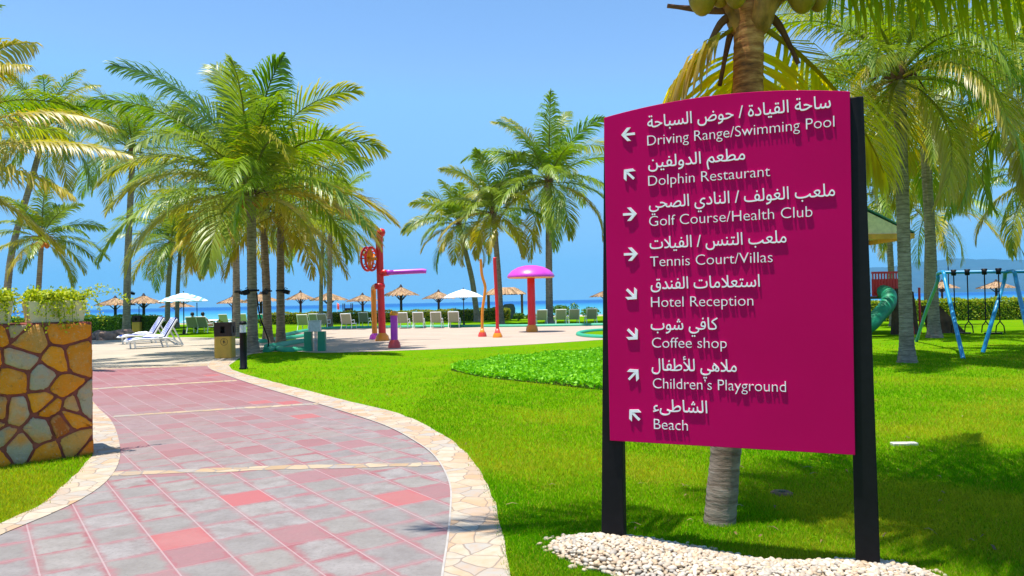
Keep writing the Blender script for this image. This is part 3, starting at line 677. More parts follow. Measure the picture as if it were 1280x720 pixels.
# pebbles heaped round the feet of the sign
def pebbles():
    rng = np.random.default_rng(12); n = 26000; u = rng.uniform(-.45, 1.9, n); v = rng.uniform(-.32, .55, n)
    x = SGN0.x + SU.x * u + SN.x * v; y = SGN0.y + SU.y * u + SN.y * v; h, d = mound_h(x, y); ok = np.where((d < 1.0) | ((d < 1.22) & (rng.uniform(0, 1, n) < .03)))[0]; pts = []; cell = {}
    for i in ok:                          # keep only pebbles that have room
        r = rng.uniform(.009, .023); ky = (int(x[i] // .05), int(y[i] // .05)); good = True
        for a in (-1, 0, 1):
            for b in (-1, 0, 1):
                for (px_, py_, pr) in cell.get((ky[0] + a, ky[1] + b), []):
                    if (px_ - x[i]) ** 2 + (py_ - y[i]) ** 2 < ((pr + r) * .66) ** 2: good = False
        if good: cell.setdefault(ky, []).append((x[i], y[i], r)); pts.append((x[i], y[i], h[i], r))
    bm = bmesh.new(); bmesh.ops.create_icosphere(bm, subdivisions=2, radius=1); bm.verts.ensure_lookup_table()
    V = np.array([tuple(v.co) for v in bm.verts]); Fc = np.array([[v.index for v in f.verts] for f in bm.faces]); bm.free()
    co, fs, cs = [], [], []; pal = np.array([(.62, .51, .38), (.68, .60, .48), (.56, .42, .27), (.52, .46, .38), (.64, .49, .35)])
    for k_, (px_, py_, ph, r) in enumerate(pts):
        a = rng.uniform(0, 6.28); S = np.array([r * rng.uniform(1, 1.4), r * rng.uniform(.8, 1.05), r * rng.uniform(.55, .8)]); q = V * S
        q = np.stack([q[:, 0] * np.cos(a) - q[:, 1] * np.sin(a), q[:, 0] * np.sin(a) + q[:, 1] * np.cos(a), q[:, 2] + q[:, 0] * rng.normal(0, .25)], 1)
        co.append(q + np.array([px_, py_, ph + .006])); fs.append(Fc + k_ * len(V)); cs.append(np.tile(pal[rng.integers(0, 5)] * rng.uniform(.68, 1.0), (len(V), 1)))
    o = fastmesh('pebbles', np.concatenate(co), [np.concatenate(fs)], M_PEB, col=np.concatenate(cs), smooth=True); props(o, kind='stuff')
    m = 70; b = MB(); vs = []
    for i in range(m):
        for j in range(24):
            uu = -.48 + 2.42 * i / (m - 1); vv = -.34 + .92 * j / 23; xx = SGN0.x + SU.x * uu + SN.x * vv; yy = SGN0.y + SU.y * uu + SN.y * vv
            hh, dd = mound_h(np.array([xx]), np.array([yy])); vs.append((xx, yy, hh[0] - .004 if dd[0] < 1 else -.02))
    b.add(vs, [(i * 24 + j, i * 24 + j + 1, (i + 1) * 24 + j + 1, (i + 1) * 24 + j) for i in range(m - 1) for j in range(23)], smooth=True)
    props(b.build('mound', pmat('mound_soil', (.30, .24, .17), .9, .1, .3, 20)), kind='structure')
pebbles()

# ------------------------------------------------------------------ stone wall with planters
W0 = g(117, 568); WD = Vector((-.734, -.679, 0)); WNn = Vector((.679, -.734, 0))     # near right corner, along to the left, outward
WH, WL, WT = 1.42, 3.4, .75
WALLFOOT = [tuple(W0 + WNn * .03), tuple(W0 + WD * WL + WNn * .03), tuple(W0 + WD * WL - WNn * WT), tuple(W0 - WNn * WT)]
def clip(poly, n, d):                     # keep n.p <= d
    out = []
    for i in range(len(poly)):
        a, b = poly[i], poly[(i + 1) % len(poly)]; da, db = a @ n - d, b @ n - d
        if da <= 0: out.append(a)
        if (da < 0) != (db < 0) and abs(da - db) > 1e-9: out.append(a + (b - a) * (da / (da - db)))
    return out
def stone_cells(L, Ht, sx, sy, rng, gap):
    S = []; ny = int(round(Ht / sy))
    for j in range(ny):
        nxx = int(round(L / sx))
        for i in range(nxx):
            S.append(((i + .5 + .5 * (j % 2) * .9 + rng.uniform(-.36, .36)) * L / nxx, (j + .5 + rng.uniform(-.30, .30)) * Ht / ny))
    for _ in range(int(len(S) * .25)): S.append((rng.uniform(0, L), rng.uniform(0, Ht)))
    S = np.array(S); out = []
    for i, p in enumerate(S):
        P = [np.array(q) for q in ((.01, .0), (L - .025, .0), (L - .025, Ht - .015), (.01, Ht - .015))]
        for j in np.argsort(((S - p) ** 2).sum(1))[1:20]:
            nv = S[j] - p; dl = np.linalg.norm(nv); nv = nv / dl; P = clip(P, nv, nv @ (p + S[j]) / 2 - gap / 2)
            if len(P) < 3: break
        if len(P) < 3: continue
        P = np.array(P); x, y = P[:, 0], P[:, 1]; ar = abs((x * np.roll(y, -1) - y * np.roll(x, -1)).sum()) / 2
        if ar > .006: out.append(P)
    return out
def build_wall():
    rng = np.random.default_rng(21); o = thing('stone_wall', 'garden wall of ochre and grey field stones set in red mortar beside the path', 'wall', W0, 0)
    b = MB(); b.prism([(0, 0), tuple((WD * WL)[:2]), tuple((WD * WL - WNn * WT)[:2]), tuple((-WNn * WT)[:2])], -.02, WH); b.build('mortar_core', M_MORTAR, o, .02, 2)
    pal = [(.86, .27, .01), (.90, .30, .012), (.74, .34, .07), (.46, .36, .25), (.80, .20, .012), (.58, .21, .03), (.86, .26, .012), (.56, .14, .02), (.56, .30, .12), (.42, .32, .21)]
    co, fs, cs, nv = [], [], [], 0
    for (org, ax, nr, L, sx) in ((Vector((0, 0, 0)), WD, WNn, WL, .27), (-WNn * WT, WNn, -WD, WT, .3)):
        for P in stone_cells(L, WH, sx, .24, rng, .026):
            for _ in range(1):           # round the corners
                P = np.concatenate([np.stack([P * .86 + np.roll(P, -1, 0) * .14, P * .14 + np.roll(P, -1, 0) * .86], 1).reshape(-1, 2)])
            P = np.concatenate([np.stack([P, P * .67 + np.roll(P, -1, 0) * .33, P * .33 + np.roll(P, -1, 0) * .67], 1).reshape(-1, 2)]); P = P + rng.normal(0, .0026, P.shape); c = P.mean(0); t = rng.uniform(.012, .026); tilt = rng.normal(0, .05, 2); m = len(P)
            t = t if nr is WNn else .004
            rings = [(1, 0), (.985, t * .7), (.93, t), (.5, t * 1.08)]; vv = []
            for sc_, h in rings:
                for p in P:
                    q = c + (p - c) * sc_; hh = h + (tilt @ (q - c) + rng.normal(0, .0003)) * (h > 0) ; w = org + ax * q[0] + Vector((0, 0, q[1])) + nr * (hh - .002); vv.append(tuple(w))
            w = org + ax * c[0] + Vector((0, 0, c[1])) + nr * (t * 1.08); vv.append(tuple(w)); co += vv
            for r_ in range(3):
                for i in range(m): fs.append((nv + r_ * m + i, nv + r_ * m + (i + 1) % m, nv + (r_ + 1) * m + (i + 1) % m, nv + (r_ + 1) * m + i))
            tri = [(nv + 3 * m + i, nv + 3 * m + (i + 1) % m, nv + 4 * m) for i in range(m)]; fs += tri
            cc = np.array(pal[rng.integers(0, len(pal))]) * rng.uniform(.8, 1.15); cs.append(np.tile(cc, (len(vv), 1))); nv += len(vv)
    me = bpy.data.meshes.new('stone_facing'); me.from_pydata(co, [], fs); a = me.color_attributes.new('Col', 'FLOAT_COLOR', 'POINT')
    c = np.concatenate(cs); a.data.foreach_set('color', np.concatenate([c, np.ones((len(c), 1))], 1).astype(np.float32).ravel()); me.materials.append(M_STONE)
    bm = bmesh.new(); bm.from_mesh(me); bmesh.ops.recalc_face_normals(bm, faces=bm.faces); bm.to_mesh(me); bm.free()
    me.polygons.foreach_set('use_smooth', np.ones(len(me.polygons), bool))
    s = bpy.data.objects.new('stone_facing', me); COL.objects.link(s); s.parent = o
build_wall()
def planter(label, plabel, s, seed, plantseed, Lp=.56):
    rz = math.atan2(-WD.y, -WD.x); p = W0 + WD * s - WNn * .20; o = thing('planter_box', label, 'planter', (p.x, p.y, WH + .002), rz, 'planters on the stone wall')
    b = MB(); hx, hy, h, t, fl = Lp / 2, .15, .225, .02, .035
    ob = [(-hx + fl, -hy + .02), (hx - fl, -hy + .02), (hx - fl, hy - .02), (-hx + fl, hy - .02)]; ot = [(-hx, -hy), (hx, -hy), (hx, hy), (-hx, hy)]
    it = [(-hx + t, -hy + t), (hx - t, -hy + t), (hx - t, hy - t), (-hx + t, hy - t)]
    v = [(x, y, 0) for x, y in ob] + [(x, y, h) for x, y in ot] + [(x, y, h) for x, y in it] + [(x, y, h - .05) for x, y in it]
    f = [(0, 3, 2, 1)]
    for i in range(4): j = (i + 1) % 4; f += [(i, j, 4 + j, 4 + i), (4 + i, 4 + j, 8 + j, 8 + i), (8 + i, 8 + j, 12 + j, 12 + i)]
    b.add(v, f); b.build('box', M_PLANTER, o, .008, 2)
    b = MB(); b.box((-hx + t, -hy + t, h - .06), (hx - t, hy - t, h - .035)); b.build('soil', pmat('soil', (.05, .035, .025), .95, .05, .3, 30), o)
    rng = np.random.default_rng(plantseed); pl = thing('trailing_plant', plabel, 'plant', (p.x, p.y, WH + h - .03), rz, 'plants in the planters')
    st = MB(); P = []
    for i in range(64):
        x0, y0 = rng.uniform(-hx + .05, hx - .05), rng.uniform(-hy + .04, hy - .04); over = rng.uniform() < .26
        if over:
            sdv = -1 if rng.uniform() < .75 else 1; end = rng.uniform() < .35; dx = (rng.choice([-1, 1]) * rng.uniform(.1, .25) if end else rng.normal(0, .06)); zz = -rng.uniform(.05, .28)
            q = [(x0, y0, 0), (x0 + dx * .3, sdv * hy * .8, .10), (x0 + dx * .7, sdv * (hy + .05), .03), (x0 + dx, sdv * (hy + .06) + rng.normal(0, .02), zz)]
        else:
            hh = rng.uniform(.05, .16); q = [(x0, y0, 0), (x0 + rng.normal(0, .04), y0 + rng.normal(0, .03), hh * .5), (x0 + rng.normal(0, .08), y0 + rng.normal(0, .06), hh)]
        C = catmull(q, 6); st.tube(C, .0025, 4)
        for c in C:
            for _ in range(5): P.append(np.array(tuple(c)) + rng.normal(0, .022, 3))
    if plantseed == 41:                    # wispy runner reaching out over the path
        for q in ([(hx * .8, 0, .02), (hx + .08, -.02, .16), (hx + .22, -.05, .19)], [(hx * .8, 0, .02), (hx + .12, .03, .10), (hx + .33, .0, .12), (hx + .45, -.03, .02)]):
            C = catmull(q, 8); st.tube(C, .002, 4)
            for c in C[6:]:
                for _ in range(3): P.append(np.array(tuple(c)) + rng.normal(0, .02, 3))
    P = np.array(P); co, f, c = leaves(P, np.tile((0, -.3, .6), (len(P), 1)), .022, rng, (.30, .42, .012), (.62, .60, .03), 1.6)
    fastmesh('foliage', co, [f], M_LEAF2, pl, c); st.build('stem', pmat('green_stem', (.12, .2, .03), .7, .1), pl)
planter('cream planter box at the path end of the stone wall', 'yellow-green trailing plant spilling from the planter nearest the path', .31, 1, 41)
planter('cream planter box on the stone wall, cut by the left edge of the photo', 'yellow-green trailing plant in the planter at the left edge of the photo', .98, 2, 44)

# ------------------------------------------------------------------ the palm behind the sign and the leafy right side
SB = g(899, 653)
def sign_palm():
    rng = np.random.default_rng(77); top = at(937, -8, SB.y + .05); L = 3.5
    # (azimuth, elevation, length, droop, age)
    cu = []
    for d, e, l, dr, t, s0 in ((187, 26, 3.3, .30, .4, .4), (160, 66, 2.2, .5, .2, .2), (215, 76, 1.9, .4, .2, .3), (285, 58, 2.3, .7, .3, .3), (300, 44, 3.0, .8, .3, .35), (320, 30, 3.6, .7, .4, .2), (5, 34, 3.8, .8, .4, .13), (262, 80, 1.8, .4, .2, .3), (308, 40, 2.9, .75, .4, .2),
                          (332, 26, 3.5, .75, .5, .13), (356, 4, 3.9, .55, .6, .13), (14, 16, 3.8, .7, .5, .13), (30, 28, 3.8, .75, .45, .13), (47, 36, 3.7, .8, .4, .13), (72, 56, 2.8, .8, .3, .13), (100, 68, 2.3, .6, .2, .13), (130, 70, 2.2, .5, .2, .2),
                          (20, 72, 2.8, .7, .1, .13), (140, 80, 2.3, .4, .08, .2), (345, 48, 3.4, .9, .3, .13), (322, 58, 2.6, .8, .2, .2)):
        cu.append((R(d), R(e), l, dr, t, s0))
    cu_all = list(cu)
    o = palm('young coconut palm with yellow coconuts rising directly behind the magenta sign', SB, top, L, 4, nf=0, r0=.100, r1=.104, leaf=.82, n=118, lean=-.40, bark=M_TRUNKS, coco=0, step=.035, hang=.8, w=.027, custom=cu, flare=.12, group=None)
    c = top - SB
    # two old yellow fronds hanging down close behind the trunk
    acc = Acc()
    for (az, el, l, dr, hg, tip) in ((R(100), R(-66), 1.35, .25, .35, (.50, .33, .03)), (R(70), R(-64), 1.25, .2, .35, (.55, .36, .03)), (R(178), R(-30), .7, .8, 1.2, DRY), (R(20), R(-25), 1.5, .7, 1.2, (.35, .30, .06))):
        frond(acc, rng, az, el, l, dr, .66, 54, (.50, .42, .02), tip, hg, 0, .03, (c.x + .1 * math.cos(az), c.y + .1 * math.sin(az), c.z - .22), .1, .022)
    acc.build('old_frond', M_OLDLEAF, o)
    b = MB()
    for (az, el, ln, dr, t, s0) in [q for q in cu_all if q[1] < R(70)]:     # the stout leaf bases clasping the trunk top
        dx, dy = math.cos(az), math.sin(az); e2 = max(el, .15)
        b.tube(catmull([(c.x + dx * .075, c.y + dy * .075, c.z - .30), (c.x + dx * .12, c.y + dy * .12, c.z - .14), (c.x + dx * (.12 + .16 * math.cos(e2)), c.y + dy * (.12 + .16 * math.cos(e2)), c.z - .02 + .14 * math.sin(e2)), (c.x + dx * (.12 + .55 * math.cos(e2)), c.y + dy * (.12 + .55 * math.cos(e2)), c.z + .5 * math.sin(e2))], 4), [.012, .035, .05, .055, .052, .048, .045, .042, .04, .038, .036, .034, .032], 7)
    b.build('leaf_base', pmat('leaf_base', (.36, .17, .04), .6, .25, .55, 9, .4), o)
    rr = random.Random(5); b = MB()
    for (dx, dz, l) in ((-.34, -.34, .5), (.36, -.36, .5), (-.2, -.5, .35), (-.55, .10, .5)):       # dry spathes and cut stalks
        m = Vector((dx * .5, rr.uniform(-.1, .1), -.02)); C = catmull([(c.x + dx * .2, c.y, c.z - .12), (c.x + dx * .6, c.y + m.y, c.z - .10 + dz * .3), (c.x + dx, c.y + m.y * 1.6, c.z - .12 + dz)], 5); b.tube(C, [.016 + .022 * math.sin(math.pi * min(1, i / 8)) * (1 - i / 11) for i in range(len(C))], 8)
    b.build('dry_spathe', M_SPATHE, o)
    for (px, py, s) in ((878, -2, .095), (900, -10, .085), (920, -8, .08), (1003, -6, .10), (1022, -2, .075), (868, -14, .07), (990, -16, .08)):
        w = at(px, py, SB.y - .16 + .1 * rr.random()) - SB; q = MB(); q.lathe([(.001, -1.28*s), (.25*s, -1.22*s), (.5*s, -1.05*s), (.74*s, -.75*s), (.92*s, -.36*s), (1.0*s, .05*s), (.97*s, .4*s), (.84*s, .75*s), (.6*s, 1.05*s), (.3*s, 1.22*s), (.001, 1.28*s)], 18, 0, w); q.build('coconut', M_COCO, o)
sign_palm()

def P(px, py): return g(px, py)
palm('tallest coconut palm in the near left group, standing beside the bollard light', P(316, 441), at(314, 244, 25.3), 5.7, 3, nf=33, r0=.17, r1=.15, tone=.12, n=86, coco=5, nut=pmat('orange_husk', (.35, .13, .02), .5, .3, .3, 5), bark=M_TRUNK, w=.052, step=.07, droop=(.9, 1.7), leaf=1.35, hang=.5, elbot=-4)
palm('ringed coconut palm trunk just right of the tallest palm, leaning slightly left', P(335, 428), at(329, 272, 32.3), 4.3, 11, nf=20, w=.05, leaf=.95, elbot=-16, r0=.19, r1=.15, tone=.3, old=.3, coco=4, bark=M_TRUNKB)
palm('coconut palm with a flared foot beside the green kerb', P(351, 432), at(351, 266, 29.5), 4.4, 17, nf=20, w=.05, leaf=.95, elbot=-16, r0=.17, r1=.13, tone=.3, old=.3, coco=4, bark=M_TRUNKB)
palm('coconut palm standing behind the litter bin, its crown lost in the tall one', P(296, 421), at(295, 285, 38.9), 4.3, 23, nf=18, leaf=.9, elbot=-16, r0=.20, r1=.16, tone=.2, old=.35)
palm('tall dark coconut palm rising from the left hedge, leaning right', P(158, 416.5), at(166, 190, 49), 5.4, 29, nf=30, r0=.24, r1=.18, tone=-.25, old=.12, droop=(.7, 1.7))
palm('slim dark palm beside the striped umbrella, left of a slimmer twin', gY(209, 58), at(214, 305, 58), 4.6, 31, nf=24, r0=.2, r1=.16, tone=.1, old=.4)
palm('slim dark palm beside the striped umbrella, right of its twin', gY(221, 60), at(226, 300, 60), 4.6, 37, nf=24, r0=.17, r1=.14, tone=.1, old=.4)
palm('tall dark palm at the far left leaning right over the planters', gY(2, 36), at(56, 165, 37), 4.0, 41, nf=30, r0=.17, r1=.13, tone=-.25, old=.1, lean=.05, droop=(.8, 1.8))
palm('short palm with orange fruit stalks seen above the planter', gY(46, 34), at(52, 300, 34), 2.8, 43, nf=20, r0=.13, r1=.10, tone=.05, coco=6, nut=pmat('orange_fruit', (.5, .15, .02), .5, .3, .2, 6), old=.2)
palm('slender palm left of a pair behind the grey box on green posts', gY(401, 60), at(404, 285, 60), 5.0, 47, nf=24, r0=.16, r1=.14, tone=.2, old=.3)
palm('slender palm right of a pair behind the grey box on green posts', gY(412, 49), at(413, 276, 49), 4.1, 53, nf=26, r0=.18, r1=.15, tone=.25, old=.3)
palm('tallest palm behind the splash pad, above the pink mushroom', P(687, 405), at(686, 228, 49.6), 6.2, 59, nf=28, r0=.24, r1=.2, tone=.15, old=.15, coco=3, droop=(.7, 1.7), w=.075, leaf=1.5, n=70)
palm('leaning palm behind the thin red pole, middle of the three', P(626, 406), at(617, 266, 50), 4.6, 61, nf=24, r0=.22, r1=.17, tone=.3, old=.3, droop=(.8, 1.8), w=.07, leaf=1.1, n=66)
palm('smallest palm behind the splash pad, leaning left over the white umbrella', P(597, 402), at(574, 282, 59), 4.5, 67, nf=24, r0=.23, r1=.18, tone=.2, old=.25, w=.075, leaf=1.25, n=64, droop=(.8, 1.7))
palm('ringed coconut palm with a whitewashed foot beside the swing set', P(1134, 453), at(1124, 98, 17), 3.9, 71, nf=42, leaf=.85, w=.030, r0=.145, r1=.13, tone=.35, old=.4, n=78, droop=(.9, 2.0), hang=.8, step=.05, elbot=-38)
palm('coconut palm behind the first swing, taller than the one before it', P(1168, 422), at(1155, 150, 26.1), 4.6, 73, nf=26, leaf=.95, r0=.19, r1=.16, tone=.2, old=.35, n=60, droop=(.9, 1.9), hang=.7, elbot=-36)
palm('thin palm behind the play tower roof', gY(1117, 36), at(1108, 240, 36), 4.0, 79, nf=24, r0=.15, r1=.13, tone=.2, old=.3, droop=(.9, 1.9))
palm('thin palm beyond the hedge with long drooping fronds above the swings', gY(1159, 46), at(1160, 262, 46), 4.8, 83, nf=22, r0=.18, r1=.14, tone=.3, old=.3, droop=(.9, 1.7), elbot=-40)
palm('palm just outside the right edge, its fronds hanging over the far swing', gY(1306, 27), at(1304, 222, 27), 3.6, 89, nf=26, r0=.16, r1=.13, tone=.15, old=.3, droop=(.9, 2.0), elbot=-45, hang=.9)
palm('palm outside the right edge whose fronds fill the upper right corner', gY(1345, 19), at(1322, 90, 19), 4.3, 97, nf=30, r0=.17, r1=.13, tone=.25, old=.35, n=60, droop=(.9, 2.0), elbot=-45, hang=.9)
palm('near palm outside the left edge reaching over the planters', gY(-125, 20), at(-104, 196, 20), 5.2, 0, nf=8, r0=.17, r1=.14, tone=.45, old=.4, n=86, eltop=84, elbot=55, hang=.8, leaf=1.15,
     custom=[(R(2), R(16), 5.5, .6, .95), (R(-8), R(-2), 5.2, .45, .98), (R(-20), R(60), 4.8, 1.3, .96), (R(25), R(48), 5.0, 1.3, .96), (R(15), R(-26), 4.0, .4, .9), (R(60), R(40), 4.2, .9, .5), (R(140), R(20), 3.6, .9, .6), (R(200), R(20), 3.6, .9, .6), (R(250), R(15), 3.4, .9, .6), (R(300), R(20), 3.2, .9, .6)])

# ------------------------------------------------------------------ hedges, shrubs, ground cover, grass
hedge('long clipped hedge with yellow tips behind the loungers beyond the splash pad', gY(335, 62), gY(637, 62), .8, .90, 5, (.16, .22, .012), (.36, .38, .02), .12, 400)
hedge('dense clipped hedge across the lawn behind the swings', gY(1040, 42.5), gY(1420, 40), 1.2, 1.10, 6, (.18, .27, .012), (.40, .46, .02), .06, 420, .07)
hedge('dark green hedge behind the rocks on the left', gY(-60, 50), gY(189, 50), 1.0, 1.05, 7, (.06, .16, .01), (.15, .28, .015), 0, 380)
for i, (px, Y, rx, rzz, lab) in enumerate(((648, 58, .5, .6, 'small bright green bush right of the thin red pole'), (663, 60, .7, .5, 'low spreading bush behind the mushroom stalk'), (696, 64, .9, 1.1, 'feathery beach bush right of the tall palm trunk'),
        (712, 66, 1.0, 1.3, 'tallest feathery beach bush near the sign'), (738, 65, 1.1, 1.0, 'feathery beach bush touching the sign edge'), (201, 52, .5, .7, 'yellow-flowered shrub behind the loungers, left of the umbrella pole'),
        (212, 53, .5, .6, 'yellow-flowered shrub behind the lounger backrest'), (246, 52, .5, .6, 'yellow-flowered shrub beside the sunbathers'), (268, 54, .55, .6, 'yellow-flowered shrub left of the litter bin hood'), (331, 52, .5, .8, 'yellow-green shrub between the ringed palm trunks'))):
    y = (.30, .30, .02) if 'yellow' in lab else (.16, .28, .03)
    bush('shrub', lab, gY(px, Y), rx, rzz, 100 + i, (.06, .14, .012), y, 420, .11, group='shrubs along the beach edge')
def ground_cover():
    rng = np.random.default_rng(31); poly = catmull([g(*p) for p in ((563,463),(585,457),(640,449),(700,444),(760,440),(830,440),(860,452),(840,474),(790,487),(745,487),(690,481),(640,476),(600,471),(563,463))], 6)
    xs = [p.x for p in poly]; ys = [p.y for p in poly]; n = 60000; x = rng.uniform(min(xs), max(xs), n); y = rng.uniform(min(ys), max(ys), n); k = inside(poly, x, y); x, y = x[k], y[k]
    z = rng.uniform(.02, 1, len(x)) ** .6 * (.13 + .03 * np.sin(x * 3.1 + y * 1.7)); P_ = np.stack([x, y, z], 1)
    co, f, c = leaves(P_, np.tile((0, 0, .8), (len(x), 1)), .05, rng, (.13, .42, .006), (.28, .62, .01), 1.7); o = fastmesh('ground_cover', co, [f], M_LEAF2, col=c); props(o, kind='stuff')
    sheet('planting_bed', [tuple(p) for p in poly[:-1]], .012, pmat('bed_soil', (.03, .05, .012), .95, .05, .3, 10))
ground_cover()
grass()
def litter():
    rng = np.random.default_rng(64); n = 70; Y = 1 / rng.uniform(1 / 14, 1 / 4.4, n); X = rng.uniform(-.35, .66, n) * Y; k_ = (mound_h(X, Y)[1] > 1.0) & ~inside(PATHPOLY, X, Y); X, Y = X[k_], Y[k_]
    co, fs, cs = [], [], []
    for i, (x, y) in enumerate(zip(X, Y)):
        a = rng.uniform(0, 6.28); L = rng.uniform(.03, .11); w = rng.uniform(.004, .009); d = np.array([math.cos(a), math.sin(a), 0]); q = np.array([-d[1], d[0], 0]); z = np.array([0, 0, 1]); p = np.array([x, y, .022]); b = len(co) * 6
        co.append(np.stack([p - q * w, p + q * w, p + d * L * .5 - q * w + z * .012, p + d * L * .5 + q * w + z * .012, p + d * L - q * w * .2, p + d * L + q * w * .2])); fs += [(b, b + 1, b + 3, b + 2), (b + 2, b + 3, b + 5, b + 4)]; cs.append(np.tile(np.array([.30, .19, .08]) * rng.uniform(.5, 1.3), (6, 1)))
    props(fastmesh('leaf_litter', np.concatenate(co), [np.array(fs)], M_LEAF2, col=np.concatenate(cs)), kind='stuff')
litter()

# ------------------------------------------------------------------ furniture of the lawn: slab, drain cover, bollard, bins, lights
c = g(1130, 556.5); b = MB(); b.prism([(-.13, -.045), (.13, -.04), (.135, .045), (-.12, .05)], -.02, .028); o = b.build('concrete_slab', M_SLAB, None, .008); o.location = c; props(o, 'small pale concrete slab lying in the lawn right of the sign', 'slab')
c = g(977, 617.5); b = MB(); b.lathe([(.001, .020), (.07, .020), (.085, .012), (.09, -.01)], 24); b.lathe([(.001, .022), (.03, .022), (.03, .02)], 20, 1); o = b.build('sprinkler_cover', [M_BROWN, M_DARK]); o.location = c; props(o, 'small round brown sprinkler cover in the shaded lawn behind the sign', 'cover')
t = thing('bollard_light', 'black bollard light with a clear lens at the path edge', 'bollard', P(304.5, 461.5))
b = MB(); b.lathe([(.001, 0), (.105, 0), (.105, .035), (.085, .05), (.085, .88), (.092, .885), (.092, .905), (.001, .905)], 20); b.build('post', M_BLACKP, t)
b = MB(); b.lathe([(.078, .905), (.078, 1.10)], 20); b.lathe([(.02, .905), (.02, 1.10)], 10); b.build('lens', M_CLEAR, t)
b = MB(); b.lathe([(.001, 1.10), (.09, 1.10), (.092, 1.14), (.075, 1.175), (.03, 1.19), (.001, 1.19)], 20); b.build('cap', M_BLACKP, t)
def litter_bin(label, base, rz, s=1.0, emblem=True):
    t = thing('litter_bin', label, 'bin', base, rz, 'litter bins'); w = .255 * s; hh = 1.08 * s
    def rr(w, r=.05, n=4):
        out = []
        for cx, cy, a0 in ((w - r, w - r, 0), (-w + r, w - r, 90), (-w + r, -w + r, 180), (w - r, -w + r, 270)):
            for i in range(n + 1): a = R(a0 + 90 * i / n); out.append((cx + r * math.cos(a), cy + r * math.sin(a)))
        return out
    b = MB(); b.prism(rr(w * .95), 0, .03 * s); b.prism(rr(w), .03 * s, .66 * s); b.build('body', M_BINTAN, t)
    b = MB(); b.prism(rr(w * 1.02), .662 * s, .76 * s); b.prism(rr(w * 1.02), .96 * s, hh)
    for sx, sy in ((1, 1), (1, -1), (-1, 1), (-1, -1)): b.box((sx * w * 1.0 - .0 - (.19 * s if sx > 0 else 0), sy * w * .99 - (.03 if sy > 0 else 0), .759 * s), (sx * w * 1.0 + (.19 * s if sx < 0 else 0), sy * w * .99 + (.03 if sy < 0 else 0), .961 * s))
    for sx, sy in ((1, 1), (1, -1), (-1, 1), (-1, -1)): b.box((sx * w * .99 - (.03 if sx > 0 else 0), sy * w * .9 - (.16 * s if sy > 0 else 0), .7585 * s), (sx * w * .99 + (.03 if sx < 0 else 0), sy * w * .9 + (.16 * s if sy < 0 else 0), .9615 * s))
    b.build('hood', M_BINBR, t)
    if emblem:
        b = MB(); M = Matrix.Translation((.04, -w - .001, .50)) @ Matrix.Rotation(R(90), 4, 'X')
        n = 28
        v = [M @ Vector((r * math.cos(2 * math.pi * i / n), r * math.sin(2 * math.pi * i / n), .002)) for r in (.098, .108) for i in range(n)]
        b.add(v, [(i, (i + 1) % n, n + (i + 1) % n, n + i) for i in range(n)])
        b.add([M @ Vector(p) for p in ((-.02, -.05, .002), (-.004, -.05, .002), (.0, 0, .002), (.03, -.04, .002), (.042, -.03, .002), (.01, .03, .002), (-.01, .045, .002), (-.03, .02, .002))], [tuple(range(8))])
        b.add([M @ Vector((.0 + .014 * math.cos(k_), .062 + .014 * math.sin(k_), .002)) for k_ in np.linspace(0, 6.28, 11)[:-1]], [tuple(range(10))])
        b.build('emblem', M_BINBR, t)
litter_bin('ochre litter bin with brown slotted hood and round emblem beside the bollard light', P(281.5, 447.5), R(6))
litter_bin('brown and ochre litter bin far off beside the left hedge', gY(172, 50), R(4), 1.0, False)
def floodlight(label, px, py, Y, rz):
    p = at(px, py, Y); t = thing('floodlight', label, 'light', p, rz, 'floodlights strapped to palm trunks')
    b = MB(); b.box((.0, -.10, -.09), (.22, .10, .07), 0, Matrix.Rotation(R(18), 4, 'Y')); b.build('housing', M_BLACKP, t, .02)
    b = MB(); b.lathe([(.0, -.04), (.165, -.04), (.165, .02), (.0, .02)], 16, 0, (-.15, 0, .02)); b.tube([(-.05, 0, 0), (.05, 0, .12), (.14, 0, .08)], .015, 6); b.build('bracket', M_BLACKP, t)
for a in (('black floodlight facing left on the tallest palm trunk', 312, 363.5, 25.2, R(180)), ('black floodlight on the palm trunk behind the litter bin', 300, 365, 38.7, R(-20)), ('black floodlight strapped to the left-leaning ringed trunk', 333, 364, 32.1, R(-100)),
          ('black floodlight facing right on the palm with the flared foot', 355, 363.5, 29.4, R(0)), ('black floodlight on the palm rising from the left hedge', 164, 366, 48.8, R(0))): floodlight(*a)
pts = [at(321, 366, 25.1), at(324, 392, 25.1), at(330, 410, 25.2), at(335.5, 425, 25.5), at(335, 433, 25.8), g(333, 437.5) + Vector((0, 0, .02)), g(322, 440.5) + Vector((0, 0, .02))]
b = MB(); b.tube(catmull(pts, 6), .022, 6); props(b.build('power_cable', M_CABLE), 'black cable dropping from the tallest palm trunk to the ground', 'cable')
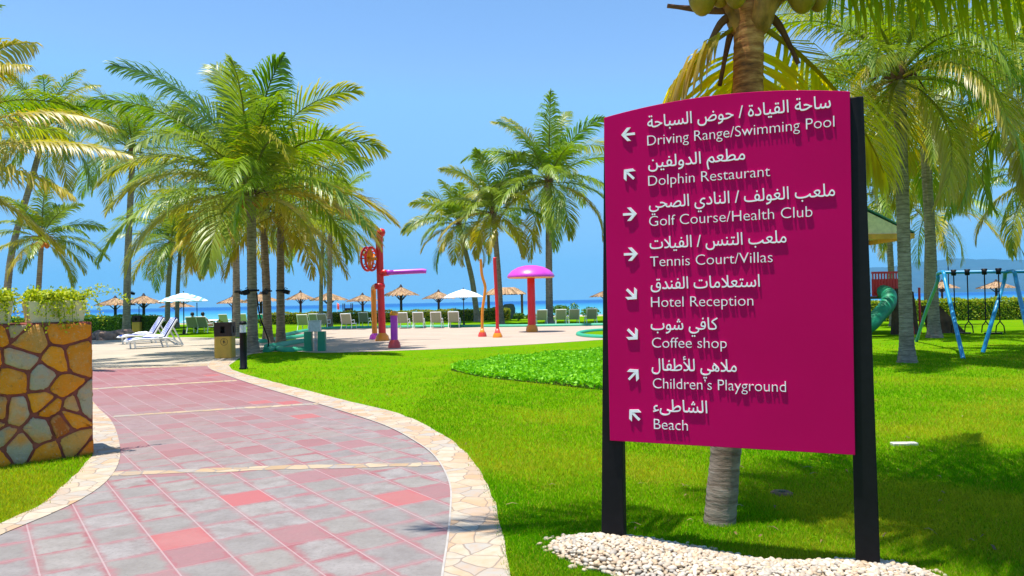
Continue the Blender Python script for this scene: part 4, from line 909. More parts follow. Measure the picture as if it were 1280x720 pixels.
for i, (px, py, s) in enumerate(((112, 425, .55), (122, 424.5, .62), (134, 425, .75), (148, 424, .8), (160, 422, .6))):
    bm = bmesh.new(); bmesh.ops.create_icosphere(bm, subdivisions=3, radius=1); rk = random.Random(i + 3); ph = [rk.uniform(0, 6) for _ in range(6)]
    for v in bm.verts:
        d = v.co.copy(); f = 1 + .13 * math.sin(3 * d.x + ph[0]) + .12 * math.sin(4 * d.y + ph[1]) + .1 * math.sin(5 * d.z + ph[2]) + .05 * math.sin(9 * d.x + 7 * d.z + ph[3]); v.co = Vector((d.x * f * s * .62, d.y * f * s * .5, d.z * f * s * .42))
    me = bpy.data.meshes.new('rock'); bm.to_mesh(me); bm.free(); me.materials.append(M_ROCK); o = bpy.data.objects.new('rock', me); COL.objects.link(o); o.location = P(px, py) + Vector((0, 0, s * .22))
    props(o, ('flat brown edging rock nearest the stone wall', 'second edging rock from the stone wall', 'reddish edging rock in the middle of the row', 'big grey-brown edging rock left of the leaning palm foot', 'edging rock at the foot of the leaning palm')[i], 'rock', 'edging rocks under the left hedge')

# ------------------------------------------------------------------ splash pad
def kerb(label, px, r=.13):
    b = MB(); C = catmull([g(*p) for p in px], 8); b.tube([c + Vector((0, 0, r * .25)) for c in C], r, 10); o = b.build('kerb', M_KERB); props(o, label, 'kerb', 'rounded green kerbs of the splash pad'); return o
kerb('long green kerb along the far side of the splash pad', ((352,421.5),(380,415),(410,411.4),(470,410.1),(560,409.1),(640,408.7),(720,407.6),(800,406.3)))
kerb('short green kerb round the lawn tip at the sign edge', ((790,412.6),(757,413.6),(735,415.2),(723,418.2),(731,421.2),(757,422.8),(790,422.6)), .11)
kerb('green kerb curling round the foot of the palm trunks', ((318,427),(330,428.5),(345,426),(366,423.5),(384,421)))
kerb('low green kerb in front of the palm foot', ((334,436),(345,434.5),(362,431),(384,428)), .15)
kerb('nearest green kerb lying on the lawn edge', ((333,440),(345,438),(358,439.5),(372,439),(384,438.5)), .13)
t = thing('control_box_stand', 'galvanised box standing between two green posts beside the splash pad', 'box', P(394, 439))
for x in (-.345, .105):
    b = MB(); b.box((x, -.11, 0), (x + .25, .11, .66)); b.build('post', M_GREENP, t, .015)
b = MB(); b.box((-.19, -.10, .655), (.20, .10, 1.03)); b.box((-.2, -.112, 1.0), (.21, .112, 1.035)); b.build('box', M_GALV, t, .01)
b = MB(); b.tube([(0, .02, 0), (0, .02, .66)], .025, 8); b.tube([(.05, .02, 0), (.05, .02, .66)], .015, 8); b.build('pipe', M_GALV, t)
# red tower with wheel, arm and bent pipe
t = thing('splash_tower', 'tall red water pole with an orange wheel and a long purple arm', 'water play pole', P(478, 426)); k_ = 31.7 / F
b = MB(); b.tube([(0, 0, .25), (-.04, 0, 2.2), (-.06, 0, 4.25), (-.03, 0, 4.45)], [.155, .15, .15, .15], 16); b.build('pole', M_RED, t)
b = MB(); b.lathe([(.001, 4.7), (.14, 4.66), (.19, 4.52), (.14, 4.38), (.001, 4.34)], 16, 0, (.02, 0, 0)); b.build('cap', M_RED, t)
b = MB(); b.lathe([(.30, 0), (.30, .06), (.26, .2), (.17, .30), (.16, .33)], 18); b.build('foot', M_ORANGE, t)
wh = thing  # wheel
cw = Vector((-.48, -.05, 3.42)); b = MB(); n = 32; Mw = Matrix.Translation(cw) @ Matrix.Rotation(R(70), 4, 'Z') @ Matrix.Rotation(R(90), 4, 'X')
for off, rad in ((-.10, .48), (.10, .48)): b.tube([Mw @ Vector((rad * math.cos(2 * math.pi * i / n), rad * math.sin(2 * math.pi * i / n), off)) for i in range(n + 1)], .05, 8, 0, False)
for i in range(8):
    a = 2 * math.pi * i / 8; b.tube([Mw @ Vector((.48 * math.cos(a), .48 * math.sin(a), -.10)), Mw @ Vector((.48 * math.cos(a), .48 * math.sin(a), .10))], .03, 6)
wheel = b.build('wheel', M_RED, t)
b = MB()
for i in range(6):
    a = 2 * math.pi * i / 6 + .3; d = Vector((math.cos(a), math.sin(a), 0)); q = Vector((-math.sin(a), math.cos(a), 0))
    b.add([Mw @ (d * .06 + q * .05 + Vector((0, 0, -.10))), Mw @ (d * .44 + q * .16 + Vector((0, 0, -.10))), Mw @ (d * .44 + q * .06 + Vector((0, 0, .10))), Mw @ (d * .06 - q * .05 + Vector((0, 0, .10)))], [(0, 1, 2, 3)])
b.tube([Mw @ Vector((0, 0, -.2)), Mw @ Vector((0, 0, .35))], .07, 10)
b.tube([Mw @ Vector((.33 * math.cos(2 * math.pi * i / n), .33 * math.sin(2 * math.pi * i / n), 0)) for i in range(n + 1)], .03, 6, 0, False)
pd = b.build('paddle', M_ORANGE, wheel); sm = pd.modifiers.new('thick', 'SOLIDIFY'); sm.thickness = .02
b = MB(); b.tube([(-.06, 0, 2.82), (.30, 0, 2.84), (1.72, 0, 2.88), (1.88, 0, 2.86)], [.10, .105, .105, .09], 14); b.lathe([(.02, -.1), (.2, -.1), (.2, .1), (.02, .1)], 14, 0, (.34, 0, 2.84)); b.build('arm', paint('violet_paint', (.48, .045, .52)), t)
b = MB(); b.lathe([(.001, -.14), (.2, -.12), (.24, 0), (.2, .12), (.001, .14)], 14, 0, (-.08, 0, 2.28)); b.build('joint', M_RED, t)
b = MB(); b.lathe([(.001, -.14), (.2, -.12), (.23, 0), (.2, .12), (.001, .14)], 14, 0, (.14, 0, 2.83)); b.build('joint', M_RED, t)
b = MB(); q = P(468.5, 424) - P(478, 426); b.tube(catmull([(q.x, q.y, .2), (q.x - .02, q.y, 1.4), (q.x - .02, q.y, 2.1), (q.x + .06, q.y * .8, 2.27), (q.x * .5, q.y * .4, 2.28), (-.06, 0, 2.28)], 6), .115, 12); b.build('bent_pipe', M_ORANGE, t)
b = MB(); b.lathe([(.24, 0), (.24, .05), (.2, .18), (.1, .27), (.001, .28)], 16, 0, (q.x, q.y, 0)); b.build('pipe_foot', M_MAG, t)
t = thing('water_post', 'short purple water post with orange top and red foot', 'water play pole', P(493, 435))
b = MB(); b.tube([(0, 0, .25), (0, 0, 1.14)], .125, 16); b.build('post', M_PURPLE, t)
b = MB(); b.lathe([(.001, 1.29), (.10, 1.28), (.11, 1.24), (.145, 1.23), (.145, 1.13), (.125, 1.13)], 16); b.build('cap', M_ORANGE, t)
b = MB(); b.lathe([(.22, 0), (.22, .08), (.19, .2), (.13, .28), (.12, .3)], 16); b.build('foot', M_CORAL, t)
t = thing('water_pole', 'thin wavy orange water pole with a red foot', 'water play pole', P(603, 421)); s = 33.5 / F
b = MB(); b.tube(catmull([(0, 0, .25), (.02, 0, 1.1), (.14, 0, 1.9), (.16, 0, 2.25), (.03, 0, 2.75), (0, 0, 3.3), (-.03, 0, 3.42)], 6), .065, 10); b.build('pole', M_ORANGE, t)
b = MB(); b.lathe([(.15, .10), (.11, .22), (.07, .36), (.001, .36)], 16, 1); b.lathe([(.19, 0), (.19, .06), (.15, .2)], 16, 0); b.build('foot', [M_CORAL, M_ORANGE], t)
t = thing('water_pole', 'thin straight red water pole with an orange foot', 'water play pole', P(622, 422))
b = MB(); b.tube(catmull([(0, 0, .25), (0, 0, 1.2), (-.03, 0, 2.3), (-.06, 0, 3.3), (-.04, 0, 3.38)], 5), .075, 10); b.build('pole', M_RED, t)
b = MB(); b.lathe([(.15, .18), (.12, .24), (.08, .38), (.001, .38)], 16, 1); b.lathe([(.21, 0), (.21, .07), (.15, .2)], 16, 0); b.build('foot', [M_ORANGE, M_CORAL], t)
t = thing('water_mushroom', 'large pink mushroom shower with a thick red stalk', 'water mushroom', P(665, 415))
b = MB(); b.lathe([(.20, .3), (.19, 2.68), (.18, 2.7)], 20); b.build('stalk', M_RED, t)
b = MB(); b.lathe([(.001, 3.30), (.3, 3.285), (.65, 3.20), (.95, 3.04), (1.12, 2.86), (1.18, 2.74), (1.16, 2.70)], 36); b.build('cap', M_MAG, t)
b = MB(); b.lathe([(1.16, 2.695), (1.10, 2.665), (.8, 2.66), (.19, 2.66)], 36); b.build('underside', M_ORANGE, t)
b = MB(); b.lathe([(.30, 0), (.30, .10), (.27, .26), (.22, .34), (.2, .36)], 20); b.build('foot', M_ORANGE, t)

# ------------------------------------------------------------------ loungers, chairs, umbrellas
def lounger(label, base, rz):
    t = thing('sun_lounger', label, 'sun lounger', base, rz, 'white sun loungers on the plaza')      # foot at -x, head at +x
    prof = [(-1.0, .30), (-.85, .34), (-.6, .36), (-.2, .35), (.2, .37), (.42, .36)]
    b = MB()
    for y in (-.33, .33): b.tube([(x, y, z) for x, z in prof] + [(.62, y, .30), (.95, y, .06)], .04, 8)
    for x, z in prof[::1]: b.box((x - .05, -.32, z - .02), (x + .06, .32, z + .012))
    b.build('seat_frame', M_WHITE, t)
    b = MB()
    for y in (-.30, .30): b.tube([(.34, y, .38), (.72, y, 1.02), (.78, y, 1.10)], .035, 8)
    M = Matrix.Translation((.36, 0, .38)) @ Matrix.Rotation(R(-59), 4, 'Y'); b.box((0, -.31, -.02), (.84, .31, .02), 0, M); b.build('backrest', M_WHITE, t, .01)
    for x in (-.82, .30):
        for y in (-.31, .31):
            b = MB(); b.tube([(x, y, .34), (x + (.04 if x < 0 else .12), y, .0)], [.04, .03], 8); b.build('leg', M_WHITE, t)
    b = MB(); b.tube([(.62, -.3, .78), (1.0, -.3, .05)], .03, 6); b.tube([(.62, .3, .78), (1.0, .3, .05)], .03, 6); b.tube([(-.8, -.31, .08), (1.0, -.31, .08)], .02, 6); b.build('brace', M_WHITE, t)
    return t
k = NT('striped_towel'); s = k.n('ShaderNodeSeparateXYZ'); k.l(k.tc.outputs['Object'], s.inputs[0])
st = k.math('LESS_THAN', k.math('FRACT', k.math('ADD', k.math('MULTIPLY', s.outputs[1], 6.2), .2)), .62)
M_TOWEL = k.fin(k.mix(st, (.78, .79, .82), (.012, .05, .36)), .95, .0)
def towel(label, base, rz, seed):
    path = [(-.98, .345), (-.85, .385), (-.6, .405), (-.2, .395), (.2, .415), (.26, .43), (.305, .47), (.46, .73), (.65, 1.03), (.72, 1.14), (.80, 1.12), (.84, .97)]
    b = MB(); n = 22; rk = random.Random(seed); C = catmull([(x, 0, z) for x, z in path], 4); vs = []
    for i, c in enumerate(C):
        for j in range(n): y = -.29 + .58 * j / (n - 1); vs.append((c.x, y, c.z + .012 + .006 * math.sin(i * .7 + j * .9 + seed)))
    b.add(vs, [(i * n + j, i * n + j + 1, (i + 1) * n + j + 1, (i + 1) * n + j) for i in range(len(C) - 1) for j in range(n - 1)], 0, True)
    o = b.build('beach_towel', M_TOWEL); o.location = base; o.rotation_euler = (0, 0, rz); m = o.modifiers.new('thick', 'SOLIDIFY'); m.thickness = .012; m.offset = 1; props(o, label, 'towel', 'striped towels on the loungers'); return o
LB = [(g(193, 434.5), R(42)), (g(180, 429), R(42))]
lounger('white plastic sun lounger nearest the path, raised back under a striped towel', *LB[0]); lounger('white plastic sun lounger behind the first, half hidden by it', *LB[1])
towel('blue and white striped towel spread over the nearer lounger', *LB[0], 1); towel('blue and white striped towel spread over the lounger behind', *LB[1], 2)
for (q, dx, seed, lab) in ((LB[1], .05, 3, 'crumpled white towel heaped on the back lounger seat'), (LB[0], .1, 8, 'crumpled white towel heaped on the front lounger seat')):
    b = MB(); nn = 16; vs = []
    for i in range(nn):
        for j in range(nn):
            u, v = i / (nn - 1) * 2 - 1, j / (nn - 1) * 2 - 1; e = max(0, 1 - u * u) * max(0, 1 - v * v); vs.append((u * .38, v * .22, .03 + .11 * e ** .5 * (.7 + .3 * math.sin(5 * u + seed) * math.cos(6 * v + seed))))
    b.add(vs, [(i * nn + j, i * nn + j + 1, (i + 1) * nn + j + 1, (i + 1) * nn + j) for i in range(nn - 1) for j in range(nn - 1)], 0, True)
    o = b.build('folded_towel', M_CANVAS); o.location = q[0] + Vector((dx - .1, .0, .40)); o.modifiers.new('thick', 'SOLIDIFY').thickness = -.02; props(o, lab, 'towel')

def deck_chair(label, base, rz, sling, group):     # seen from behind: back at +x side low..., chair faces local +y (the sea)
    t = thing('deck_chair', label, 'chair', base, rz, group)
    b = MB()
    M = Matrix.Translation((0, -.28, .33)) @ Matrix.Rotation(R(-66), 4, 'X'); 
    v = [Vector((x, y, z)) for x, y, z in ((-.28, -.28, .36), (.28, -.28, .36), (.28, -.58, .95), (-.28, -.58, .95))]
    b.add([p + Vector((0, dy, 0)) for dy in (0, .02) for p in v], [(3, 2, 1, 0), (4, 5, 6, 7), (0, 1, 5, 4), (1, 2, 6, 5), (2, 3, 7, 6), (3, 0, 4, 7)]); b.build('backrest', sling, t)
    b = MB(); b.box((-.27, -.27, .35), (.27, .95, .37)); b.build('seat', sling, t)
    b = MB()
    for x in (-.305, .305):
        b.tube([(x, .98, .34), (x, -.28, .36), (x, -.60, .97)], .026, 8)
        b.tube([(x * 1.08, -.36, .56), (x * 1.08, .30, .58), (x * 1.08, .36, .36)], .028, 8)
    b.tube([(-.305, -.60, .97), (.305, -.60, .97)], .026, 8); b.tube([(-.305, .98, .34), (.305, .98, .34)], .026, 8); b.build('frame', M_WHITE, t)
    for x in (-.305, .305):
        for y0, y1 in ((-.28, -.42), (.8, .88)):
            b = MB(); b.tube([(x, y0, .36), (x * 1.06, y1, 0)], .026, 8); b.build('leg', M_WHITE, t)
    return t
CH = [(380.5, 47, 'pale backed deck chair left of the grey box on green posts'), (395, 50, 'deck chair half hidden behind the grey box'), (405, 49, 'deck chair just right of the grey box on green posts'), (435, 47.5, 'deck chair right of the slender palm pair'),
      (456, 52, 'deck chair left of the orange bent pipe'), (504.5, 47, 'deck chair just right of the short purple post'), (523.5, 47, 'second deck chair right of the short purple post'), (546, 46.5, 'third deck chair right of the short purple post'),
      (568, 46.5, 'deck chair beside the white umbrella pole'), (677, 47, 'deck chair left of the tall palm trunk by the mushroom'), (701, 47, 'deck chair right of the tall palm trunk'), (717, 47, 'second deck chair right of the tall palm trunk'), (739, 47.5, 'deck chair next to the edge of the sign')]
for px, Y, lab in CH: deck_chair(lab, gY(px, Y - .5), R((px * 7) % 5 - 2), M_SLING, 'sage deck chairs along the splash pad')
for px, Y, lab in ((188, 60, 'cream deck chair farthest left behind the loungers'), (196, 61, 'middle cream deck chair behind the loungers'), (203, 60, 'cream deck chair behind the lounger backrest'), (282, 58, 'cream deck chair behind the litter bin'), (305, 58, 'cream deck chair between the palm trunk and bollard')):
    deck_chair(lab, gY(px, Y), R((px * 5) % 7 - 3), M_SLINGB, 'cream deck chairs facing the sea')
deck_chair('deck chair covered by a teal towel between the palm trunks', gY(326, 54), R(2), M_TEALT, None)
deck_chair('sage deck chair in the shade of the striped umbrella', gY(243, 46), R(4), M_SLING, None); deck_chair('sage deck chair holding the tanned sunbather', gY(257, 46), R(-6), M_SLING, None)
# two sunbathers
def person(label, base, rz, skin_top):
    t = thing('person', label, 'person', base, rz)
    J = [(0, 0, .42), (0, -.10, .62), (0, -.24, .86), (0, -.28, .97), (0, -.29, 1.10), (-.10, .02, .43), (-.12, .42, .52), (-.12, .75, .40), (-.12, .85, .44), (.10, .02, .43), (.12, .42, .50), (.13, .78, .40), (.13, .88, .44), (-.19, -.22, .84), (-.28, -.10, .62), (-.26, .12, .58), (.19, -.22, .84), (.28, -.10, .62), (.26, .12, .58)]
    Ed = [(0, 1), (1, 2), (2, 3), (3, 4), (0, 5), (5, 6), (6, 7), (7, 8), (0, 9), (9, 10), (10, 11), (11, 12), (2, 13), (13, 14), (14, 15), (2, 16), (16, 17), (17, 18)]
    rad = [.15, .14, .13, .055, .095, .09, .075, .05, .035, .09, .075, .05, .035, .06, .045, .03, .06, .045, .03]
    me = bpy.data.meshes.new('body'); me.from_pydata(J, Ed, []); me.materials.append(skin_top); o = bpy.data.objects.new('body', me); COL.objects.link(o); o.parent = t
    sk = o.modifiers.new('skin', 'SKIN'); sv = me.skin_vertices[0].data if me.skin_vertices else None
    if sv is None:
        bm = bmesh.new(); bm.from_mesh(me); bm.verts.layers.skin.verify(); bm.to_mesh(me); bm.free(); sv = me.skin_vertices[0].data
    for i, r in enumerate(rad): sv[i].radius = (r, r)
    sv[0].use_root = True; sk.use_smooth_shade = True; s = o.modifiers.new('subd', 'SUBSURF'); s.levels = s.render_levels = 2
    b = MB(); b.lathe([(.001, -.07), (.09, -.06), (.115, .0), (.10, .08), (.05, .13), (.001, .14)], 14, 0, (0, -.315, 1.13)); b.build('hair', M_HAIR, t)
    b = MB(); b.lathe([(.165, -.09), (.175, 0), (.16, .09)], 14, 0, (0, 0, .44)); b.build('swimwear', M_CLOTH, t); return t
person('dark haired sunbather lying back in the sage chair by the striped umbrella', gY(243, 46.0), R(4), M_SKIN); person('tanned sunbather lying in the chair right of the other sunbather', gY(257, 46.0), R(-6), M_SKIN)

def thatch(R0, z_top, z_eave, seed, sq=None):
    """layered palm thatch on a cone: strips of reed with ragged ends"""
    rng = np.random.default_rng(seed); acc = Acc(); ns = 5
    for k_ in range(ns):
        r_in, r_out = R0 * k_ / ns * .92, R0 * (k_ + 1.35) / ns; r_out = min(r_out, R0 * 1.03); m = int(26 + 26 * k_)
        a = np.linspace(0, 2 * np.pi, m, endpoint=False) + rng.normal(0, .02, m); da = 2 * np.pi / m * .75
        ro = r_out * rng.uniform(.93, 1.05, m); zf = lambda r: z_top + (z_eave - z_top) * (r / R0) ** .9
        zo = zf(ro) + .05 * (1 - k_ / ns) + rng.normal(0, .025, m); zi = zf(np.full(m, r_in)) + .05 + rng.normal(0, .01, m)
        f = lambda r, an, z: np.stack([r * np.cos(an), r * np.sin(an), z], 1)
        V = np.stack([f(np.full(m, r_in), a - da, zi), f(np.full(m, r_in), a + da, zi), f(ro, a + da * .9, zo), f(ro, a - da * .9, zo - rng.uniform(0, .05, m))], 1).reshape(-1, 3)
        j = np.arange(m) * 4; cc = np.array([.40, .26, .15]) * rng.uniform(.55, 1.25, (m, 1)) + rng.normal(0, .01, (m, 3)); acc.add(V, [np.stack([j, j + 1, j + 2, j + 3], 1)], np.repeat(np.clip(cc, .02, 1), 4, 0))
    return acc
def thatched(label):
    t = thing('thatched_umbrella', label, 'umbrella', (0, 0, 0), 0, 'thatched umbrellas on the beach')
    thatch(1.6, 3.1, 2.32, 3).build('thatch', M_THATCH, t)
    b = MB(); b.lathe([(1.45, 2.34), (.8, 2.62), (.05, 2.98)], 16); b.build('lining', M_DARK, t)
    b = MB(); b.tube([(0, 0, 0), (0, 0, 3.0)], [.13, .11], 10); b.build('pole', M_DARK, t)
    for i in range(6):
        a = i * math.pi / 3; b = MB(); b.tube([(.1 * math.cos(a), .1 * math.sin(a), 1.85), (.75 * math.cos(a), .75 * math.sin(a), 2.55)], .04, 6); b.build('strut', M_DARK, t)
    b = MB(); b.lathe([(.001, 3.35), (.07, 3.3), (.13, 3.15), (.2, 3.05)], 10); b.build('finial', M_DARK, t); return t
UM = [(144, 370.5, 46, 'thatched umbrella farthest left, beside the leaning palm trunk'), (179.5, 367.5, 46, 'thatched umbrella above the far litter bin, left of the striped umbrella'), (221, 374, 40, 'thatched umbrella hidden behind the striped umbrella'), (291, 368, 38, 'thatched umbrella crossed by the trunk behind the litter bin'),
      (326, 365.5, 44, 'thatched umbrella between the two ringed trunks'), (375.5, 362.5, 37, 'thatched umbrella right of the flared palm, first of the open row'), (411, 364, 46, 'thatched umbrella crossed by the slender palm pair'), (453, 365.5, 40, 'thatched umbrella behind the orange bent pipe'),
      (501, 356.5, 44, 'thatched umbrella standing clear under the purple arm'), (548, 361.5, 40, 'thatched umbrella touching the white umbrella'), (757, 360, 40, 'thatched umbrella mostly hidden by the sign edge'), (1177, 349, 38, 'thatched umbrella beyond the hedge behind the first swing'), (1245, 350, 44, 'thatched umbrella beyond the hedge behind the second swing'), (1113, 349, 40, 'thatched umbrella behind the play tower')]
for i, (px, py, w, lab) in enumerate(UM):
    o = thatched(lab) if i == 0 else copy_tree(um0)
    if i == 0: um0 = o
    Y = 3.25 * F / w; p = at(px, py, Y); o['label'] = lab; o.location = (p.x, Y, 0 if Y < 76 else -.1); o.scale = (1, 1, (p.z + .05) / 3.3); o.rotation_euler = (0, 0, i * 1.3)
# pavilion with a hipped thatched roof
Yp = 66; pc = gY(632, Yp); s = Yp / F; t = thing('thatched_pavilion', 'open beach pavilion with a wide thatched roof on brown posts', 'pavilion', pc)
rng = np.random.default_rng(8); acc = Acc(); hw, hd, zt, ze = 1.75, 1.4, 2.72, 2.15
for side in range(4):
    m = 34; u = np.linspace(-1, 1, m)
    for lay in range(3):
        t0, t1 = lay / 3, min(1.03, (lay + 1.3) / 3)
        def pt(uu, tt):
            a = .45 + .55 * tt; z = zt + (ze - zt) * tt ** 1.2
            return np.stack([uu * hw * a, 0 * uu - hd * (.1 + .9 * tt), 0 * uu + z], 1) if side % 2 == 0 else np.stack([0 * uu + hw * (.45 + .55 * tt), uu * hd * (.1 + .9 * tt), 0 * uu + z], 1)
        w = 1.1 / m; sg = 1 if side < 2 else -1; tj = t1 * rng.uniform(.95, 1.03, (m, 1))[:, 0]
        V = np.stack([pt(u - w, t0), pt(u + w, t0), pt(u + w, t1), pt(u - w, t1)], 1); V[:, 2:, 2] += rng.normal(0, .03, (m, 2)); V[:, :2, 2] += .03
        V = V * np.array([sg, sg, 1]) ; j = np.arange(m) * 4; acc.add(V.reshape(-1, 3), [np.stack([j, j + 1, j + 2, j + 3], 1)], np.repeat(np.array([.40, .26, .15]) * rng.uniform(.6, 1.25, (m, 1)), 4, 0))
acc.build('roof', M_THATCH, t)
for x in (-1.45, 1.45):
    for y in (-1.1, 1.1):
        b = MB(); b.box((x - .09, y - .09, 0), (x + .09, y + .09, 2.25)); b.build('post', M_BROWN, t)
for y in (-1.1, 1.1): b = MB(); b.box((-1.6, y - .05, 2.1), (1.6, y + .05, 2.2)); b.build('beam', M_BROWN, t)
for dx, w, h, lab in ((.25, .62, 1.15, 'taller stack of slate blue covered loungers under the pavilion'), (-.85, .45, .95, 'lower slate blue covered stack under the pavilion')):
    b = MB(); pr = [(-w, 0), (w, 0), (w * .98, h * .7), (w * .8, h * .96), (w * .3, h), (-w * .5, h * .97), (-w * .9, h * .8)]; b.prism(pr, -.5, .5, 0, Matrix(((1, 0, 0, 0), (0, 0, -1, 0), (0, 1, 0, 0), (0, 0, 0, 1)))); o = b.build('covered_stack', M_TARP, None, .08, 3); o.location = pc + Vector((dx, -.1, .0)); o.scale = (1, 1, 1.15); props(o, lab, 'covered stack')
k = NT('striped_canvas'); s_ = k.n('ShaderNodeSeparateXYZ'); k.l(k.tc.outputs['Object'], s_.inputs[0]); m_ = k.math('MAXIMUM', k.math('ABSOLUTE', s_.outputs[0]), k.math('ABSOLUTE', s_.outputs[1]))
M_STRIPE = k.fin(k.mix(k.math('LESS_THAN', k.math('FRACT', k.math('MULTIPLY', m_, 3.0)), .38), (.78, .81, .84), (.20, .42, .50)), .8, .1)
def parasol(label, base, w, top, m, rz):
    t = thing('parasol', label, 'umbrella', base, rz); n = 8; vs = [(0, 0, top)]; rings = [(.35, .13), (.7, .29), (1.0, .50)]
    for fr, dz in rings:
        for i in range(n * 3):
            a = 2 * math.pi * i / (n * 3); sag = 1 - .06 * (1 - abs(math.cos(a * n / 2))) * fr; vs.append((w * fr * math.cos(a) * sag, w * fr * math.sin(a) * sag, top - dz * (1 + .04 * (1 - abs(math.cos(a * n / 2))))))
    k_ = n * 3; fs = [(0, 1 + i, 1 + (i + 1) % k_) for i in range(k_)] + [(1 + r * k_ + i, 1 + (r + 1) * k_ + i, 1 + (r + 1) * k_ + (i + 1) % k_, 1 + r * k_ + (i + 1) % k_) for r in (0, 1) for i in range(k_)]
    b = MB(); b.add(vs, fs); o = b.build('canopy', m, t); o.modifiers.new('thick', 'SOLIDIFY').thickness = .015
    b = MB(); b.tube([(0, 0, 0), (0, 0, top + .08)], .03, 8); b.build('pole', M_DARK, t); b = MB(); b.lathe([(.001, .3), (.05, .3), (.09, .06), (.24, .05), (.24, 0)], 14); b.build('base', M_DARK, t)
    b = MB()
    for i in range(n):
        a = 2 * math.pi * i / n; b.tube([(0, 0, top - .7), (w * .55 * math.cos(a), w * .55 * math.sin(a), top - .26)], .012, 5)
    b.build('rib', M_DARK, t)
parasol('white parasol with pale blue stripes behind the loungers', gY(230, 44), 1.38, 2.42, M_STRIPE, .2)
parasol('plain white parasol on a thin dark pole beyond the splash pad', gY(580, 47), 1.3, 2.35, M_CANVAS, .5)
# beach flag and lifeguard chair
p = gY(421.5, 88); t = thing('beach_flag', 'small red flag on a pole at the beach', 'flag', (p.x, p.y, -.5)); b = MB(); b.tube([(0, 0, 0), (0, 0, 2.3)], .03, 6); b.build('pole', M_WHITE, t)
b = MB(); v = [(.02 + .25 * i / 5, .04 * math.sin(i), z - .15 * i / 5) for z in (2.25, 1.55) for i in range(6)]; b.add(v, [(i, i + 1, 7 + i, 6 + i) for i in range(5)], 0, True); o = b.build('cloth', M_CORAL, t); o.modifiers.new('thick', 'SOLIDIFY').thickness = .01
p = gY(435, 80); t = thing('lifeguard_stand', 'dark timber lookout frame at the top of the beach', 'stand', (p.x, p.y, -.1))
for x in (-.42, .42):
    for y in (-.4, .4): b = MB(); b.box((x - .04, y - .04, 0), (x + .04, y + .04, 1.75)); b.build('leg', M_DARK, t)
b = MB(); b.box((-.46, -.42, .9), (.46, .42, 1.0)); b.build('seat', M_DARK, t); b = MB(); b.box((-.46, .36, 1.0), (.46, .42, 1.25)); b.build('backrest', M_DARK, t)
for px, Y, h, lab in ((1187, 48, 3.6, 'thin dark pole rising behind the swing bar'), (246.5, 62, 1.9, 'thin stake left of the litter bin at the beach'), (174, 66, 1.7, 'thin stake between two thatched umbrellas')):
    b = MB(); b.tube([(0, 0, 0), (0, 0, h)], .035, 6); b.lathe([(.001, h + .05), (.05, h + .02), (.05, h - .03)], 8); o = b.build('pole', M_DARK); o.location = gY(px, Y); props(o, lab, 'pole')

# ------------------------------------------------------------------ playground
t = thing('swing_set', 'blue steel swing set with black hanging seats on the right lawn', 'swing set', (0, 0, 0)); Yb = 20.3
a0, a1 = at(1176, 340.5, Yb), at(1262, 339.5, 19.4); t.location = (a0.x, a0.y, 0); O = Vector((a0.x, a0.y, 0)); d = (a1 - a0); bx = d.normalized()
ext = a1 + d * 1.15
b = MB(); b.tube([a0 - O, a1 - O, ext - O], .045, 10); b.build('top_bar', M_BLUE, t)
for (top, bk, fr) in ((a0, g(1145.5, 427), g(1204, 448.5)), (a1, g(1228.5, 441), g(1297, 462)), (ext, g(1318, 438), g(1392, 470))):
    u = (fr - bk); u.z = 0; u.normalize(); z = top.z - .0
    pts = [bk, bk.lerp(top, .5) - u * .16, Vector((top.x, top.y, z - .28)) - u * .62, Vector((top.x, top.y, z - .03)) - u * .42, Vector((top.x, top.y, z)), Vector((top.x, top.y, z - .02)) + u * .42, Vector((top.x, top.y, z - .28)) + u * .62, fr.lerp(top, .5) + u * .16, fr]
    b = MB(); b.tube([p_ - O for p_ in catmull(pts, 5)], .048, 10); b.build('leg_arch', M_BLUE, t)
for s0 in (.17, .62, 1.28, 1.75):
    q = a0 + d * s0 + bx * .19; q = q - O
    b = MB(); se = b; M = Matrix.Translation((q.x, q.y, .47)) @ Matrix.Rotation(math.atan2(bx.y, bx.x), 4, 'Z'); b.box((-.20, -.09, -.02), (.20, .09, .02), 0, M); seat = b.build('swing_seat', M_BLACKP, t, .01)
    for sg in (-1, 1):
        b = MB(); x = q + bx * sg * .155; b.tube([(x.x, x.y, a0.z), (x.x, x.y, .78)], .017, 6)
        for k_ in (-1, 1): b.tube([(x.x, x.y, .78), tuple(Vector((x.x, x.y, .66)) + bx * .08 * k_), tuple(Vector((x.x, x.y, .48)) + bx * .10 * k_)], .016, 6)
        b.lathe([(.001, -.1), (.05, -.1), (.07, -.04), (.07, .06), (.001, .06)], 10, 0, (x.x, x.y, a0.z)); b.build('chain', M_BLACKP, seat)
Yt = 30; tc = gY(1062, Yt); t = thing('play_tower', 'play tower with a green-edged pale roof, red panels and a green tube slide', 'play tower', tc); s = Yt / F
b = MB(); zr = 3.78; hw = 1.75; b.add([(-hw, -hw, zr), (hw, -hw, zr), (hw, hw, zr), (-hw, hw, zr), (0, -hw, 4.72), (0, hw, 4.72)], [(1, 2, 5, 4), (3, 0, 4, 5)]); o = b.build('roof', pmat('teal_roof', (.06, .22, .24), .5, .3), t); m = o.modifiers.new('thick', 'SOLIDIFY'); m.thickness = .05; m.offset = 1
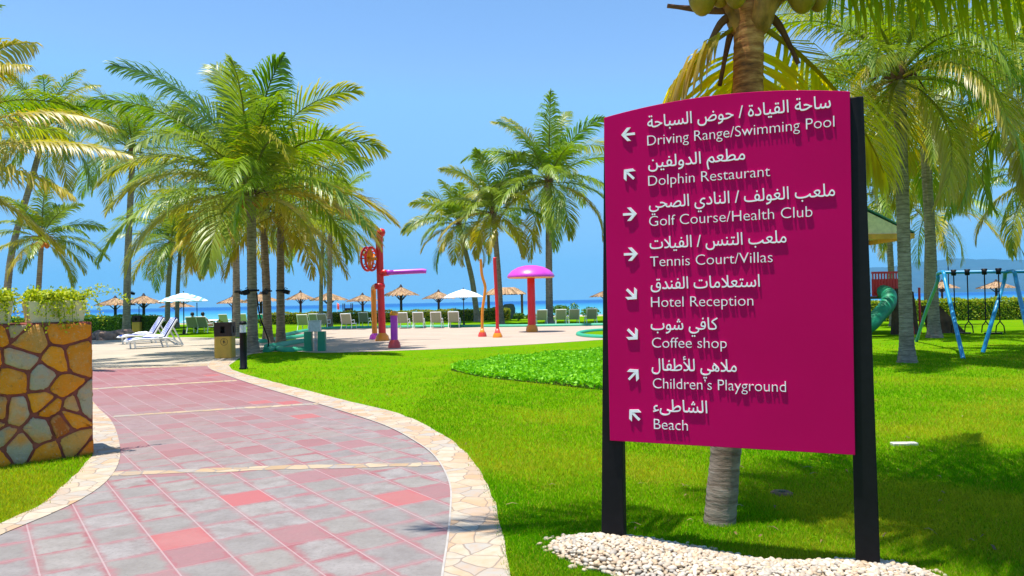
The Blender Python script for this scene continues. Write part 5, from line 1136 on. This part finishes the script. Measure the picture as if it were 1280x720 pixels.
b = MB(); b.add([(-hw + .06, -hw + .06, zr - .01), (hw - .06, -hw + .06, zr - .01), (hw - .06, hw - .06, zr - .01), (-hw + .06, hw - .06, zr - .01), (0, -hw + .06, 4.64), (0, hw - .06, 4.64)], [(0, 1, 4), (1, 2, 5, 4), (2, 3, 5), (3, 0, 4, 5)]); b.build('roof_lining', pmat('pale_lining', (.88, .74, .55), .7, .2), t)
b = MB(); [b.box(*q) for q in (((-hw, -hw, zr - .2), (hw, -hw + .06, zr - .005)), ((-hw, hw - .06, zr - .2), (hw, hw, zr - .005)), ((hw - .06, -hw + .061, zr - .2), (hw, hw - .061, zr - .005)), ((-hw, -hw + .061, zr - .2), (-hw + .06, hw - .061, zr - .005)))]; b.build('eave', pmat('orange_eave', (.75, .36, .06), .5, .3), t)
for x in (-1.35, 1.35):
    for y in (-1.35, 1.35): b = MB(); b.tube([(x, y, 0), (x, y, 3.75 if x < 0 else (3.75 if y > 0 else 2.55))], .07, 10); b.build('post', M_NAVY, t)
b = MB(); b.box((-1.35, -1.35, 1.35), (1.35, 1.35, 1.45)); b.build('deck', M_BROWN, t)
b = MB()
for i in range(9): b.box((.30 + i * .11, -1.40, 1.5), (.345 + i * .11, -1.36, 2.35))
b.box((.28, -1.41, 1.46), (1.28, -1.35, 1.55)); b.box((.28, -1.41, 2.3), (1.28, -1.35, 2.38)); b.box((.28, -1.375, 1.55), (1.28, -1.365, 2.1)); b.build('railing', M_RED, t)
b = MB(); C = catmull([(.7, -1.3, 1.62), (.74, -1.7, 1.5), (.50, -2.1, 1.15), (.0, -2.4, .75), (-.5, -2.7, .42), (-1.0, -2.7, .34)], 8); b.tube(C, .27, 16, 0, False); o = b.build('slide', M_GREENP, t); o.modifiers.new('thick', 'SOLIDIFY').thickness = .03
b = MB(); b.add([(1.0, -1.5, 0), (2.05, -1.35, 0), (1.9, -1.3, 1.6), (1.15, -1.42, 1.75), (1.0, -1.2, 0), (2.05, -1.05, 0), (1.9, -1.1, 1.6), (1.15, -1.22, 1.75)], [(0, 1, 2, 3), (5, 4, 7, 6), (1, 5, 6, 2), (4, 0, 3, 7), (3, 2, 6, 7)]); b.build('climbing_wall', M_CLIMB, t, .03)
b = MB(); b.tube([(2.1, -1.3, 0), (2.1, -1.3, 1.75)], .045, 8); b.tube([(1.35, -1.42, 1.2), (1.6, -1.6, .9), (1.7, -1.6, 0)], .03, 8); b.build('handrail', M_RED, t)
b = MB(); b.add([(2.5, -1.2, 1.05), (2.9, -1.2, 1.05), (3.9, -1.2, 0), (2.75, -1.2, 0), (2.5, -.6, 1.05), (2.9, -.6, 1.05), (3.9, -.6, 0), (2.75, -.6, 0)], [(0, 3, 2, 1), (4, 5, 6, 7), (0, 1, 5, 4), (1, 2, 6, 5), (3, 0, 4, 7)]); b.build('ramp', M_CLIMB, t)
